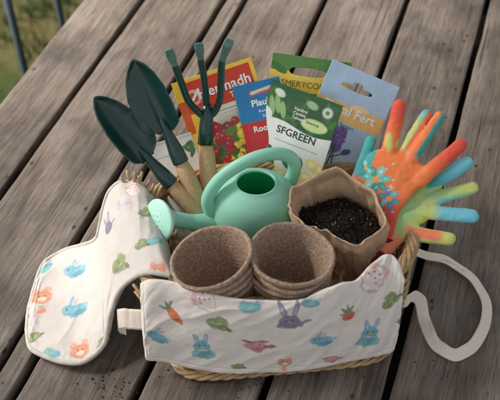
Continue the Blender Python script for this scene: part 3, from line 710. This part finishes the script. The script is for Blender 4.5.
RED = srgb(206, 62, 34); YEL = srgb(238, 196, 62)
def fruit(p, x, y, r, c, hi=True):
    p.ell(x, y, r, r, np.array(c)*.45, soft=.15); p.ell(x-.02*r, y+.05*r, r*.9, r*.9, c, soft=.5); 
    if hi: p.ell(x-.3*r, y+.35*r, r*.28, r*.22, np.minimum(np.array(c)*1.6+.15, .9), soft=.9, a=.7)
def art_red(p, w, h):
    p.c[:] = srgb(226, 218, 200)
    p.rect(0, 0, w*.12, h, YEL); p.blend(((p.X < w*.34-.28*(h-p.Y)*.9+1.0)).astype(float), YEL)
    rs = np.random.default_rng(3)
    p.ell(w*.58, h*.40, 3.6, 4.2, srgb(70, 64, 40), soft=.4, a=.9)
    for i in range(190):
        x, y = rs.uniform(w*.16, w*1.0), rs.uniform(0, h*.66); k = rs.random()
        if k < .55: fruit(p, x, y, rs.uniform(.3, .5), srgb(*(rs.uniform(150, 200), rs.uniform(30, 60), rs.uniform(40, 60))))
        elif k < .75: fruit(p, x, y, rs.uniform(.3, .45), srgb(232, 196, 60))
        else: p.ell(x, y, .5, .25, srgb(60, rs.uniform(80, 120), 44), rs.uniform(0, 3), soft=.3)
    fruit(p, w*.62, h*.56, .55, srgb(236, 206, 60)); p.ell(w*.5, h*.60, .6, .4, srgb(90, 120, 60), .4, soft=.3); p.ell(w*.35, h*.22, .9, .4, srgb(150, 90, 80), .3, soft=.3, a=.5)
    p.rect(w*.1, h*.02, w, h*.12, srgb(225, 225, 215), .9)
    top = h-3.4
    p.blend(((p.Y > top) & (p.X > w*.10) & (p.Y < h-.35)).astype(float), RED); p.rect(0, h-.35, w, h, YEL); p.rect(w*.95, h-2.5, w, h, YEL)
    p.blend(((p.X < w*.10+(p.Y-top)*.0) & (p.Y > top-1.8) & (p.Y < h-2.0)).astype(float), srgb(210, 90, 36))
    p.ell(w*.20, h-1.9, .75, .75, srgb(235, 200, 190), soft=.2, a=.8); p.ell(w*.20, h-1.9, .4, .5, RED, .6, soft=.3); p.seg(w*.14, h-2.5, w*.28, h-1.3, .12, srgb(240, 235, 230))
    p.rect(w*.25, top-.55, w*.85, top-.42, srgb(120, 110, 96), .7); p.rect(w*.3, top-.85, w*.8, top-.75, srgb(150, 140, 126), .6)
packet('red seed packet with tomato photo and yellow edge, behind the rake tines', (171, 84), (251, 57), 15.0, -3.4, art_red,
       texts=[('Hermadh', .26, .145, 1.36, M_WHITE, .02, 0), ('Tissal', .62, .20, .8, M_WHITE, .012, 0)])
def art_blue(p, w, h):
    p.c[:] = srgb(204, 48, 50); p.rect(0, h-3.7, w, h, srgb(34, 124, 180))
    p.ell(w*.36, h-1.05, .32, .26, srgb(200, 80, 80), soft=.3); p.seg(w*.36, h-1.0, w*.9, h-.7, .16, srgb(225, 215, 205)); p.seg(w*.5, h-1.15, w*.9, h-1.0, .12, srgb(205, 90, 80))
    p.ell(w*.62, h-6.6, 1.0, .8, srgb(226, 120, 116), soft=.3); p.ell(w*.8, h-6.3, .9, .9, srgb(214, 90, 90), soft=.3)
    rs = np.random.default_rng(8)
    p.ell(w*.5, h-8.9, 2.6, 1.8, srgb(226, 220, 206), soft=.1)
    for i in range(26):
        x, y = rs.uniform(w*.12, w*.95), h-rs.uniform(7.7, 12); k = rs.random()
        fruit(p, x, y, rs.uniform(.3, .5), srgb(206, 40, 44) if k < .6 else srgb(228, 206, 120)) if k < .8 else p.ell(x, y, .5, .25, srgb(60, 110, 50), rs.uniform(0, 3))
    p.rect(0, 0, w*.10, h-3.7, srgb(196, 36, 44))
packet('narrow seed packet, blue above and red below, beside the red tomato one', (232.5, 87), (279, 76), 13.0, -3.9, art_blue,
       texts=[('Plaul Ero', .30, .175, .88, M_WHITE, .03, 0), ('Romesa', .42, .225, .38, M_WHITE, .01, 0), ('Sollan', .48, .262, .38, M_WHITE, .01, 0), ('Roosed', .22, .36, .80, M_WHITE, .03, 0)])
def art_yel(p, w, h):
    p.c[:] = srgb(90, 140, 66); p.rect(0, h-3.4, w, h-1.5, srgb(240, 206, 82)); p.ell(w*.1, h-1.3, .9, .35, srgb(70, 120, 50), -.5)
    p.ell(w*.92, h-.5, .35, .4, srgb(40, 90, 40), soft=.3); p.ell(w*.82, h-.5, .35, .3, srgb(190, 210, 160), soft=.3)
    p.rect(0, 0, w, h-4.2, srgb(60, 100, 50))
packet('green and yellow seed packet standing tallest behind the vegetable one', (273, 52.5), (352, 63), 12.0, -3.0, art_yel, holes=[(.47, 1.45, 1.75, .42)],
       texts=[('SMERYCOIO', .15, .24, .80, M_OLIVE, .0, 0), ('mohamse lou', .40, .295, .42, M_OLIVE, .004, 0)])
def art_bl(p, w, h):
    p.c[:] = srgb(178, 204, 226); sl = h-4.6
    p.blend(((p.Y < sl+1.2+.0*p.X) & (p.Y > sl-.5)).astype(float), srgb(240, 190, 112))
    p.ell(w*.62, sl+1.2, .9, .3, srgb(246, 212, 150), soft=.5)
    for i in range(34):
        q = i/34; p.ell(w*(.50+.07*math.sin(i*2.3)), h-5.6-2.2*q, .34-.1*abs(q-.5), .2, srgb(84+30*(i % 3), 74+22*(i % 2), 140+12*(i % 4)), i*1.3, .9, .4)
    p.ell(w*.68, h-7.6, .5, .3, srgb(90, 84, 150), .6, soft=.4); p.ell(w*.36, h-6.6, .4, .28, srgb(120, 108, 176), -.6, soft=.4)
    for a, b in ((.40, 9.6), (.58, 9.9), (.50, 10.3)): p.seg(w*.50, h-7.4, w*a, h-b, .07, srgb(70, 90, 60))
    p.seg(w*.50, h-8.6, w*.68, h-7.7, .06, srgb(70, 90, 60)); p.below(h-9.6, srgb(238, 176, 84), .9)
    for i, (x, y) in enumerate(((.55, 10.2), (.7, 9.9), (.45, 11.))): p.ell(w*x, h-y, .5, .4, srgb(250, 236, 214), soft=.4); p.ell(w*x, h-y, .18, .16, srgb(226, 140, 40), soft=.4)
packet('pale blue flower seed packet with orange band and hang hole', (333, 59), (400, 87.5), 13.0, -4.1, art_bl, holes=[(.47, 1.75, 1.55, .26), (.47, 1.5, .55, .34)],
       texts=[('Floral Fert', .115, .335, 1.22, M_WHITE, .025, 0), ('Air Vie Sonset', .20, .42, .52, M_BLUEINK, .006, 0)])
def art_sf(p, w, h):
    p.c[:] = srgb(44, 84, 48)
    rs = np.random.default_rng(5)
    for i in range(40): p.ell(rs.uniform(0, w), h-rs.uniform(0, 4.2), rs.uniform(.3, .8), rs.uniform(.15, .3), srgb(rs.uniform(30, 90), rs.uniform(80, 130), rs.uniform(40, 70)), rs.uniform(0, 3), .8, .4)
    for x, y, r in ((.17, 1.9, .9), (.10, 2.2, .9), (.26, 2.3, .8)): p.ell(w*x, h-y, .28, r, srgb(140, 172, 110), .35, soft=.3)
    p.ell(w*.16, h-.85, .55, .35, srgb(206, 214, 196), -.3, soft=.3); p.ell(w*.62, h-.95, .6, .35, srgb(150, 178, 140), -.2, soft=.3); p.ell(w*.84, h-1.15, .5, .5, srgb(196, 208, 190), soft=.4); p.ell(w*.84, h-1.15, .2, .2, srgb(90, 120, 80), soft=.4)
    p.ell(w*.72, h-2.75, 1.35, .62, srgb(160, 190, 116), soft=.08); p.ell(w*.72, h-2.75, 1.22, .5, srgb(196, 214, 150), soft=.08)
    p.below(h-3.5-.0*p.X+.25*np.sin(p.X*.9), srgb(222, 226, 220))
    p.ell(0, h-3.3, 1.0, .9, srgb(222, 226, 220), soft=.1)
    p.rect(w*.26, h-5.2, w*.88, h-5.1, srgb(130, 150, 140), .6)
    for i in range(60):
        x, y = rs.uniform(0, w), h-rs.uniform(6.2, 12); k = rs.random()
        if x > w*.35 and k < .55: p.ell(x, y, .7, .5, srgb(236, 214, 134), rs.uniform(0, 3), soft=.3); p.ell(x, y+.1, .35, .22, srgb(246, 236, 190), soft=.5)
        else: p.ell(x, y, .6, .32, srgb(50, rs.uniform(90, 130), 60), rs.uniform(0, 3), soft=.3)
    for x, y in ((.12, 5.9), (.2, 6.4), (.07, 6.9)): p.ell(w*x, h-y, .6, .5, srgb(40, 86, 50), .5, soft=.2)
packet('dark green vegetable seed packet in front, reading SFGREEN', (272, 80), (343, 106), 12.0, -5.5, art_sf,
       texts=[('SFGREEN', .25, .372, .98, M_INK, .016, 0), ('Vandinz', .40, .155, .42, M_WHITE, .008, 0), ('Cambiz', .40, .19, .42, M_WHITE, .008, 0), ('Tehseny', .40, .225, .42, M_WHITE, .008, 0), ('Silvertop', .60, .225, .36, M_INK, .003, 0)], yaw=-.38)
def art_w(p, w, h):
    p.c[:] = srgb(226, 226, 222); p.rect(0, h-.3, w, h, srgb(206, 206, 200))
    for a, b, r in ((.86, 1.0, .5), (.93, 1.3, 1.4), (.8, 1.4, 2.2), (.9, 1.9, .9)): p.ell(w*a, h-b, .5, .2, srgb(80, 130, 84), r, soft=.3)
    p.seg(w*.88, h-.8, w*.86, h-2.3, .06, srgb(70, 110, 70)); p.rect(w*.1, h-1.6, w*.55, h-1.45, srgb(150, 160, 160), .6)
packet('plain white seed packet with a green sprig behind the trowel handles', (147, 146), (191, 132), 9.5, -4.4, art_w)

# ------------------------------------------------------------------ peat pots
def pot(label, c, ax, seed, group):
    """c: centre of the rim plane"""
    rs = np.random.default_rng(seed); ph = rs.uniform(0, 6, 3)
    Ro, Hh = 3.56, 6.6
    pr = [(.02, -Hh), (2.1, -Hh), (2.35, -Hh+.1), (2.45, -Hh+.5)]+[(2.45+(Ro-.12-2.45)*s, -Hh+.5+(Hh-1.0)*s) for s in np.linspace(.04, 1, 16)]
    pr += [(Ro-.02, -.42), (Ro+.06, -.22), (Ro+.03, -.06), (Ro-.06, 0), (Ro-.18, -.01), (Ro-.28, -.08), (Ro-.34, -.3)]
    pr += [(Ro-.36-(Ro-.36-2.2)*s, -.35-(Hh-.9)*s) for s in np.linspace(0, 1, 44)]+[(2.0, -Hh+.36), (1.2, -Hh+.3), (.02, -Hh+.3)]
    prr = np.array(pr); ninner = 4+16+7
    idx = np.arange(len(prr))[:, None]
    def fn(R, H, th):
        wob = 1+.012*np.sin(2*th+ph[0])+.008*np.sin(3*th+ph[1])+.004*np.sin(7*th+ph[2])
        dim = np.where(idx > ninner, .028*(np.abs(np.sin(th*34))+np.abs(np.sin(H*7.5))-1)*np.clip(-H*1.5, 0, 1), 0)
        fib = .028*fbm(th*14, H*2.5, seed, 2, seed)*(R > .5)
        lip = np.where((H > -.5), .045*vnoise(th*5, 0*th, seed)+.02*vnoise(th*19, 0*th, seed), 0)
        return R*wob+dim+fib, H+lip+.03*np.sin(2*th+ph[1])*(R > 3)
    t = Mesh().lathe(c, ax, prr, 200, fn=fn)
    og = np.array(c)-unit(ax)*Hh; me_o = thing_mesh('peat_pot', t, M_PEAT, og)
    tag(me_o, label, 'plant pot', group); return me_o
def thing_mesh(name, M, mat, origin, **k):
    e = {'_o': list(origin)}
    o = mk(name, M, mat, None, **k); me = o.data
    me.transform(Matrix.Translation(-Vector(origin)*CM)); o.location = Vector(origin)*CM; return o
axL = unit((-.24, .05, 1)); cL = at_z(210.5, 255.5, 10.6); axR = unit((.07, .01, 1)); cR = at_z(292, 252.5, 10.8)
ordn = ['topmost', 'second from the top', 'third from the top', 'lowest visible']
for k in range(4):
    pot(f'brown peat pot, {ordn[k]} in the tilted stack below the watering can', cL-axL*.72*k+np.array([.05*math.sin(k*3), .03*k, 0]), unit(axL+np.array([.01*math.sin(k*2), 0, 0])), 10+k, 'peat pots nested in two stacks')
for k in range(4):
    pot(f'brown peat pot, {ordn[k]} in the upright stack beside the soil bag', cR-axR*.72*k+np.array([.06*math.sin(k*2), 0, 0]), unit(axR+np.array([.012*math.cos(k*2), .01*math.sin(k), 0])), 30+k, 'peat pots nested in two stacks')

# ------------------------------------------------------------------ kraft bag of soil
rimp = [(336, 167.5, 13.2), (352, 178, 12.6), (373, 192, 12.3), (379, 206, 11.8), (386, 226, 11.2), (374, 236, 10.9), (356, 246, 10.8), (340, 240, 10.9), (326, 231, 11.1), (308, 227, 11.2), (292, 214, 11.3), (289.5, 202, 11.7), (292, 189, 12.2), (312, 178, 12.8)]
NT_ = 260
K = np.array([at_z(p[0], p[1], p[2]-1.2) for p in rimp]); Kc = np.vstack([K, K[:1]]); lin = resample(Kc, NT_+1)[:-1]; cm_ = catmull(K, NT_, closed=True)
# line both up by nearest arc position and keep the corners of the folded paper
lin = np.stack([np.interp(np.linspace(0, len(K), NT_, endpoint=False), np.arange(len(K)+1), Kc[:, k]) for k in range(3)], 1)
R0 = .3*lin+.7*cm_+np.stack([.12*vnoise(np.arange(NT_)*.13, np.zeros(NT_)+k*9) for k in range(3)], 1)*np.sin(np.arange(NT_)/NT_*math.pi)[:, None]**.3
cen = R0.mean(0); base_c = np.array([9.3, -9.9, .8])
ang = np.arctan2(R0[:, 1]-cen[1], R0[:, 0]-cen[0])
BP = np.stack([base_c[0]+3.2*np.cos(ang), base_c[1]+3.1*np.sin(ang), 0*ang+.8], 1)
lay = []
rad = (R0-cen)*np.array([1, 1, 0]); rad /= np.linalg.norm(rad, axis=1)[:, None]
idx = np.arange(NT_)
for s in list(np.linspace(1, .2, 26))+list(np.linspace(.18, 0, 12)):                       # outside, bottom to top
    P = R0*(1-s)+BP*s; P = P+rad*(.05*math.sin(s*math.pi))
    f = 6.28/NT_*idx; per = lambda fr, sd: vnoise(np.cos(f)*fr+10, np.sin(f)*fr+10, s*4.0, sd)
    P = P+rad*((.26*per(2.2, 1)+.46*(.4-np.abs(per(3.6, 11)))+.22*(.4-np.abs(per(7.0, 12))))*min(1, s*7))[:, None]+rad*(.10*math.exp(-((s-.10)/.05)**2))
    lay.append(P)
per = lambda fr, sd, s: vnoise(np.cos(6.28/NT_*idx)*fr+10, np.sin(6.28/NT_*idx)*fr+10, s, sd)
lay.append(R0+rad*.10+np.array([0, 0, .05])+rad*(.05*per(12, 3, 0))[:, None]); lay.append(R0-rad*.03+np.array([0, 0, .15])+np.array([0, 0, 1.])*(.06*per(14, 4, 0))[:, None]); lay.append(R0-rad*.14+np.array([0, 0, .02]))
outer_l = lay[:38]
for k in range(36, 9, -1): lay.append(outer_l[k]-rad*.15+np.array([0, 0, -.02]))
bagM = Mesh().grid(np.array(lay), cv=True)
bagM.f.append(tuple(range(NT_))); bagM.f.append(tuple((len(lay)-1)*NT_+j for j in range(NT_)))
bag = thing_mesh('paper_bag', bagM, M_KRAFT, base_c); tag(bag, 'crumpled brown kraft paper bag open at the top, full of soil', 'paper bag')
# soil
nr, na = 70, 150
rr_ = np.linspace(0, 1, nr)**.8; aa = np.linspace(0, 6.2832, na, endpoint=False)
low = (R0*.74+BP*.26); lc = low.mean(0); low = lc+(low-lc)*.93; low_s = low[np.argsort(ang)]; an_s = np.sort(ang)
SX = np.interp(aa-math.pi, an_s, low_s[:, 0], period=2*math.pi); SY = np.interp(aa-math.pi, an_s, low_s[:, 1], period=2*math.pi)
cs = np.array([low[:, 0].mean(), low[:, 1].mean()]); Vs = np.zeros((nr, na, 3))
Vs[..., 0] = cs[0]+(SX-cs[0])[None]*rr_[:, None]; Vs[..., 1] = cs[1]+(SY-cs[1])[None]*rr_[:, None]
Vs[..., 2] = 8.6-.5*rr_[:, None]**2+.28*fbm(Vs[..., 0]*.8, Vs[..., 1]*.8, 0, 2)+.16*fbm(Vs[..., 0]*4, Vs[..., 1]*4, 0, 3, 5)+.03*(Vs[..., 1]-cs[1])
sm = Mesh().grid(Vs, cv=True); colS = [np.ones((nr*na, 3))*.012]
for i in range(2600):
    r = math.sqrt(random.random())*.97; a = random.randrange(na); k = int(r**1.25*(nr-1)); c = Vs[k, a]; sz = random.choice((.05, .07, .09, .12, .18))*random.uniform(.6, 1.2)
    q = rng.normal(size=(6, 3))*.25+np.array([[1, 0, 0], [-1, 0, 0], [0, 1, 0], [0, -1, 0], [0, 0, 1], [0, 0, -1]])
    sm.add(c+q*sz*np.array([1, 1, .7])+np.array([random.uniform(-.1, .1), random.uniform(-.1, .1), sz*.4]), [(0, 2, 4), (2, 1, 4), (1, 3, 4), (3, 0, 4), (2, 0, 5), (1, 2, 5), (3, 1, 5), (0, 3, 5)])
so_ = thing_mesh('potting_soil', sm, M_SOIL, (cen[0], cen[1], 7.6), smooth=False); tag(so_, 'dark crumbly potting soil inside the kraft bag', 'soil', kind='stuff')
pl = Mesh(); 
for i in range(34):
    r = math.sqrt(random.random())*.85; a = random.randrange(na); k = int(r*(nr-1)); c = Vs[k, a]+np.array([0, 0, .12]); sz = random.uniform(.035, .08)
    if i < 12: c = Vs[12, 20]+np.array([random.gauss(-.2, .35), random.gauss(.2, .35), .14])
    q = rng.normal(size=(6, 3))*.2+np.array([[1, 0, 0], [-1, 0, 0], [0, 1, 0], [0, -1, 0], [0, 0, 1], [0, 0, -1]])
    pl.add(c+q*sz, [(0, 2, 4), (2, 1, 4), (1, 3, 4), (3, 0, 4), (2, 0, 5), (1, 2, 5), (3, 1, 5), (0, 3, 5)])
o = mk('perlite', pl, simple_mat('perlite_white', (.45, .42, .38), .8), None, smooth=False); o.parent = so_; o.data.transform(Matrix.Translation(-Vector((cen[0], cen[1], 7.6))*CM))

# ------------------------------------------------------------------ gloves
def cap(M_, p, q, r0, r1, n, flat, N=26, m=20):
    """tapered capsule squashed along n"""
    p, q = np.array(p, float), np.array(q, float); d = unit(q-p); n = unit(n-d*np.dot(n, d)); b = np.cross(d, n); L = np.linalg.norm(q-p)
    prof = [(r0*math.sin(a), -r0*math.cos(a)) for a in np.linspace(.02, math.pi/2, 8)]+[(r0+(r1-r0)*s, L*s) for s in np.linspace(.1, .9, 8)]+[(r1*math.cos(a), L+r1*math.sin(a)) for a in np.linspace(0, math.pi/2-.02, 8)]
    th = np.linspace(0, 2*math.pi, m, endpoint=False); pr = np.array(prof)
    V = p+pr[:, 1][:, None, None]*d+pr[:, 0][:, None, None]*(np.cos(th)[None, :, None]*b+np.sin(th)[None, :, None]*n*flat)
    base = M_.n; M_.grid(V, cv=True); M_.f.append(tuple(base+j for j in range(m))); M_.f.append(tuple(base+(len(prof)-1)*m+j for j in range(m))[::-1])
def glove(label, origin, normal, caps, painter, cuff, flat=.55, vox=.11):
    n = unit(normal); M_ = Mesh(); pts = []
    xd = unit(np.cross([0, 1., 0], n)); xd = xd if xd[0] > 0 else -xd; yd = np.cross(n, xd)
    def P3(px, py, lift=0): return at_plane(px, py, origin, n)+n*lift
    segs = []
    for c in caps:
        (ax_, ay, la), (bx, by, lb), r0, r1, fl = c
        p, q = P3(ax_, ay, la), P3(bx, by, lb); fl = fl*.82; r0, r1 = (r0*.82, r1*.84) if r0 < 1 else (r0, r1); cap(M_, p, q, r0, r1, n, fl)
    tmp = mk('tmp', M_, None, None); md = tmp.modifiers.new('r', 'REMESH'); md.mode = 'VOXEL'; md.voxel_size = vox*CM; md.use_smooth_shade = True
    s2 = tmp.modifiers.new('s', 'SMOOTH'); s2.factor = .5; s2.iterations = 6
    bpy.context.view_layer.update(); ev = tmp.evaluated_get(bpy.context.evaluated_depsgraph_get()); me = bpy.data.meshes.new_from_object(ev); bpy.data.objects.remove(tmp)
    V = np.zeros(len(me.vertices)*3, np.float32); me.vertices.foreach_get('co', V); V = V.reshape(-1, 3)/CM; V = V.astype(float)
    o3 = np.array(origin, float)
    # flat coordinates on the glove's own plane, measured where the landmarks were measured
    a = (V-o3)@xd; b = (V-o3)@yd
    def loc(px, py): q = P3(px, py)-o3; return q@xd, q@yd
    p = Paint(a, b, srgb(238, 128, 72)); painter(p, loc)
    wrk = .035*fbm(V[:, 0]*1.2, V[:, 1]*1.2, V[:, 2]*1.2, 3, 3)+.035*(.4-np.abs(vnoise(V[:, 0]*1.7, V[:, 1]*1.7, V[:, 2]*1.7, 5))); nn = np.zeros(len(V)*3, np.float32); me.vertices.foreach_get('normal', nn); V = V+nn.reshape(-1, 3)*wrk[:, None]*1.6
    og = P3(*cuff[0][:2]); t = thing('gardening_glove', label, 'glove', og, 'pastel tie dye gardening gloves')
    M2 = Mesh().add(V, [tuple(f.vertices) for f in me.polygons]); hand = mk('hand', M2, M_GLOVE, t, col=p.c)
    bpy.data.meshes.remove(me)
    cu_ = Mesh(); Pc = [P3(*c[:2], c[2]) for c in cuff]; Pc = catmull(Pc, 40)
    rr = np.interp(np.linspace(0, 1, 40), np.linspace(0, 1, len(cuff)), [c[3] for c in cuff])*(1+.03*np.sin(np.arange(40)*1.9))
    cu_.tube(Pc, rr, 28, flat=(.45, 1), updir=n); mk('cuff', cu_, M_CRIMSON, t)
    return t
OR = srgb(240, 128, 70); RO = srgb(226, 84, 62); CY = srgb(84, 176, 190); TL = srgb(56, 150, 140); YG = srgb(196, 206, 116); LG = srgb(150, 200, 140); LCY = srgb(116, 196, 214)
def fing(p, loc, a, b, r, cfun):
    """paint one finger: cfun(t along, s across)"""
    A = loc(*a); B = loc(*b); d = np.array([B[0]-A[0], B[1]-A[1]]); L = np.hypot(*d); e = d/L; t = ((p.X-A[0])*e[0]+(p.Y-A[1])*e[1])/L; s = (-(p.X-A[0])*e[1]+(p.Y-A[1])*e[0])/r
    m = ((t > -.05) & (t < 1.35) & (np.abs(s) < 1.25)).astype(float)*np.clip((t+.02)/.12, 0, 1)
    c = cfun(t, s); p.c = p.c*(1-m[:, None])+c*m[:, None]
def mixc(a, b, k): k = np.clip(k, 0, 1)[:, None]; return np.array(a)*(1-k)+np.array(b)*k
def paint1(p, loc):
    p.c[:] = OR; x, y = loc(380, 240); p.ell(x, y, 2.6, 3.2, RO, soft=.8); x, y = loc(400, 225); p.ell(x, y, 1.4, 4.5, RO*.9, .6, .6, .8)
    fing(p, loc, (389, 146), (399, 108), .9, lambda t, s: mixc(OR, RO, (t-.1)/.7))
    fing(p, loc, (403, 152), (425, 116), .72, lambda t, s: mixc(mixc(YG*1.1, CY*1.05, (.25-s)*1.6), CY*1.1, (t-.75)*3))
    fing(p, loc, (413, 158), (439, 118), .85, lambda t, s: mixc(OR, TL*1.15, (.05-s)*5))
    fing(p, loc, (424, 178), (460, 146), .85, lambda t, s: mixc(OR, RO, (t-.1)/.6))
    fing(p, loc, (356, 178), (370, 140), .75, lambda t, s: mixc(CY*.8, TL*1.3, t))
    x, y = loc(389, 143); p.ell(x, y, .35, .8, YG, -.2, .9, .6)
    rs = np.random.default_rng(4)
    for fx, fy, n_, rad_, c in ((376, 180, 7, .78, (TL, srgb(96, 186, 176), srgb(140, 206, 192))), (389, 199, 6, .62, (srgb(80, 150, 160), srgb(120, 186, 196), srgb(90, 130, 170))), (366, 168, 5, .42, (srgb(140, 206, 190), srgb(70, 160, 150), TL))):
        x0, y0 = loc(fx, fy)
        for i in range(n_):
            an = i/n_*6.283+fx; p.ell(x0+rad_*math.cos(an), y0+rad_*math.sin(an), rad_*.66, rad_*.44, c[i % 3], an, .95, .14, .12)
            p.ell(x0+rad_*1.1*math.cos(an), y0+rad_*1.1*math.sin(an), rad_*.22, rad_*.14, np.minimum(np.array(c[i % 3])*1.7+.05, 1), an, .7, .4)
        p.ell(x0, y0, rad_*.36, rad_*.36, srgb(242, 150, 62), 0, 1, .2)
    for i in range(14):
        x, y = loc(rs.uniform(360, 394), rs.uniform(160, 216)); p.ell(x, y, .13, .11, srgb(150, 210, 196), 0, .9, .3)
def paint2(p, loc):
    p.c[:] = YG; x, y = loc(398, 212); p.ell(x, y, 2.6, 1.6, LG, .8, .8, .8); x, y = loc(386, 246); p.ell(x, y, 1.6, 1.2, srgb(240, 130, 100), 0, .9, .7)
    fing(p, loc, (424, 190), (468, 164), .9, lambda t, s: mixc(TL*1.3, LCY, (t-.1)*1.6))
    fing(p, loc, (424, 204), (472, 190), .85, lambda t, s: mixc(mixc(LG, YG, t), CY*1.1, (-s-.1+.8*(.6-t))*1.3))
    fing(p, loc, (424, 212), (472, 217), .85, lambda t, s: mixc(YG*.9, LCY*.95, (t-.15)*4))
    fing(p, loc, (404, 232), (448, 239), .85, lambda t, s: mixc(mixc(srgb(240, 128, 96), YG, (np.abs(s-.05)-.42)*4), YG, (t-.75)*5))
    x, y = loc(423, 222); p.ell(x, y, .5, .25, srgb(190, 200, 60), 0, .8)
o1 = np.array([12.5, -9.9, 9.5]); n1 = (-.20, -.62, .74)
glove('orange glove with teal flower print, fingers fanned up beside the blue packet', o1, n1,
      [((389, 150, 0), (399.5, 107, .3), .86, .78, .75), ((402, 154, -.2), (425.5, 115, -.1), .68, .62, .75), ((411, 160, .1), (439.5, 117.5, .4), .74, .64, .75), ((420, 180, .1), (460.5, 145.5, .2), .88, .74, .75), ((355, 184, -.5), (370.5, 140, -.5), .72, .62, .75),
       ((382, 165, 0), (400, 172, 0), 1.5, 1.6, .38), ((381, 181, 0), (390, 188, 0), 1.4, 1.5, .38), ((382, 170, 0), (389, 205, 0), 1.5, 1.0, .36), ((397, 172, 0), (390, 208, 0), 1.5, 1.0, .38), ((408, 170, 0), (417, 176, 0), 1.2, 1.05, .42), ((408, 181, 0), (389, 206, 0), 1.1, 1.1, .40), ((392, 208, 0), (386, 240, 0), .9, .7, .38), ((362, 176, -.1), (374, 184, 0), .8, 1.0, .4)],
      paint1, [(386, 237, 0, .75), (381, 252, -.5, .85), (373, 270, -1.2, 1.0), (370, 290, -2, 1.0)])
o2 = np.array([13.3, -10.5, 8.3]); n2 = (-.16, -.42, .88)
glove('green and cyan glove lying over the right basket rim, fingers spread outwards', o2, n2,
      [((422, 192, .1), (466.5, 164.5, .4), .88, .72, .75), ((420, 203, .15), (471.5, 190, .5), .86, .74, .75), ((418, 212, .1), (471.5, 217, .3), .84, .78, .75), ((404, 232, 0), (449, 239, .0), .95, .72, .75), ((420, 182, -.5), (452, 155, -.4), .8, .66, .75),
       ((404, 205, 0), (420, 200, .1), 1.8, 1.3, .42), ((404, 215, 0), (418, 213, 0), 1.9, 1.1, .42), ((402, 212, 0), (395, 234, 0), 1.8, 1.1, .42), ((396, 230, 0), (388, 245, 0), 1.2, .9, .42), ((404, 196, -.2), (414, 190, 0), 1.4, 1.2, .45)],
      paint2, [(384, 248, -.3, .85), (381, 256, -.4, .95), (375, 272, -1.0, 1.0), (370, 288, -1.8, 1.0)])

can.location += Vector((-.05, 1.3, -1.3))*CM
cb = Mesh()
for cx_, cy_, sx_, sy_, k in ((112, 386, 16, 9, 46), (262, 380, 12, 7, 26), (70, 330, 60, 40, 14), (440, 375, 40, 18, 18), (455, 125, 14, 10, 12), (190, 384, 50, 8, 14)):
    for i in range(k):
        c = at_z(random.gauss(cx_, sx_), random.gauss(cy_, sy_), .06); sz = random.uniform(.03, .11)
        q = rng.normal(size=(6, 3))*.2+np.array([[1, 0, 0], [-1, 0, 0], [0, 1, 0], [0, -1, 0], [0, 0, 1], [0, 0, -1]])
        cb.add(c+q*sz*np.array([1, 1, .6]), [(0, 2, 4), (2, 1, 4), (1, 3, 4), (3, 0, 4), (2, 0, 5), (1, 2, 5), (3, 1, 5), (0, 3, 5)])
o = mk('soil_crumbs', cb, M_SOIL, None, smooth=False); tag(o, 'scattered dark soil crumbs on the table planks', 'soil crumbs', kind='stuff')
for o in bpy.data.objects:
    if '_o' in o.keys(): del o['_o']
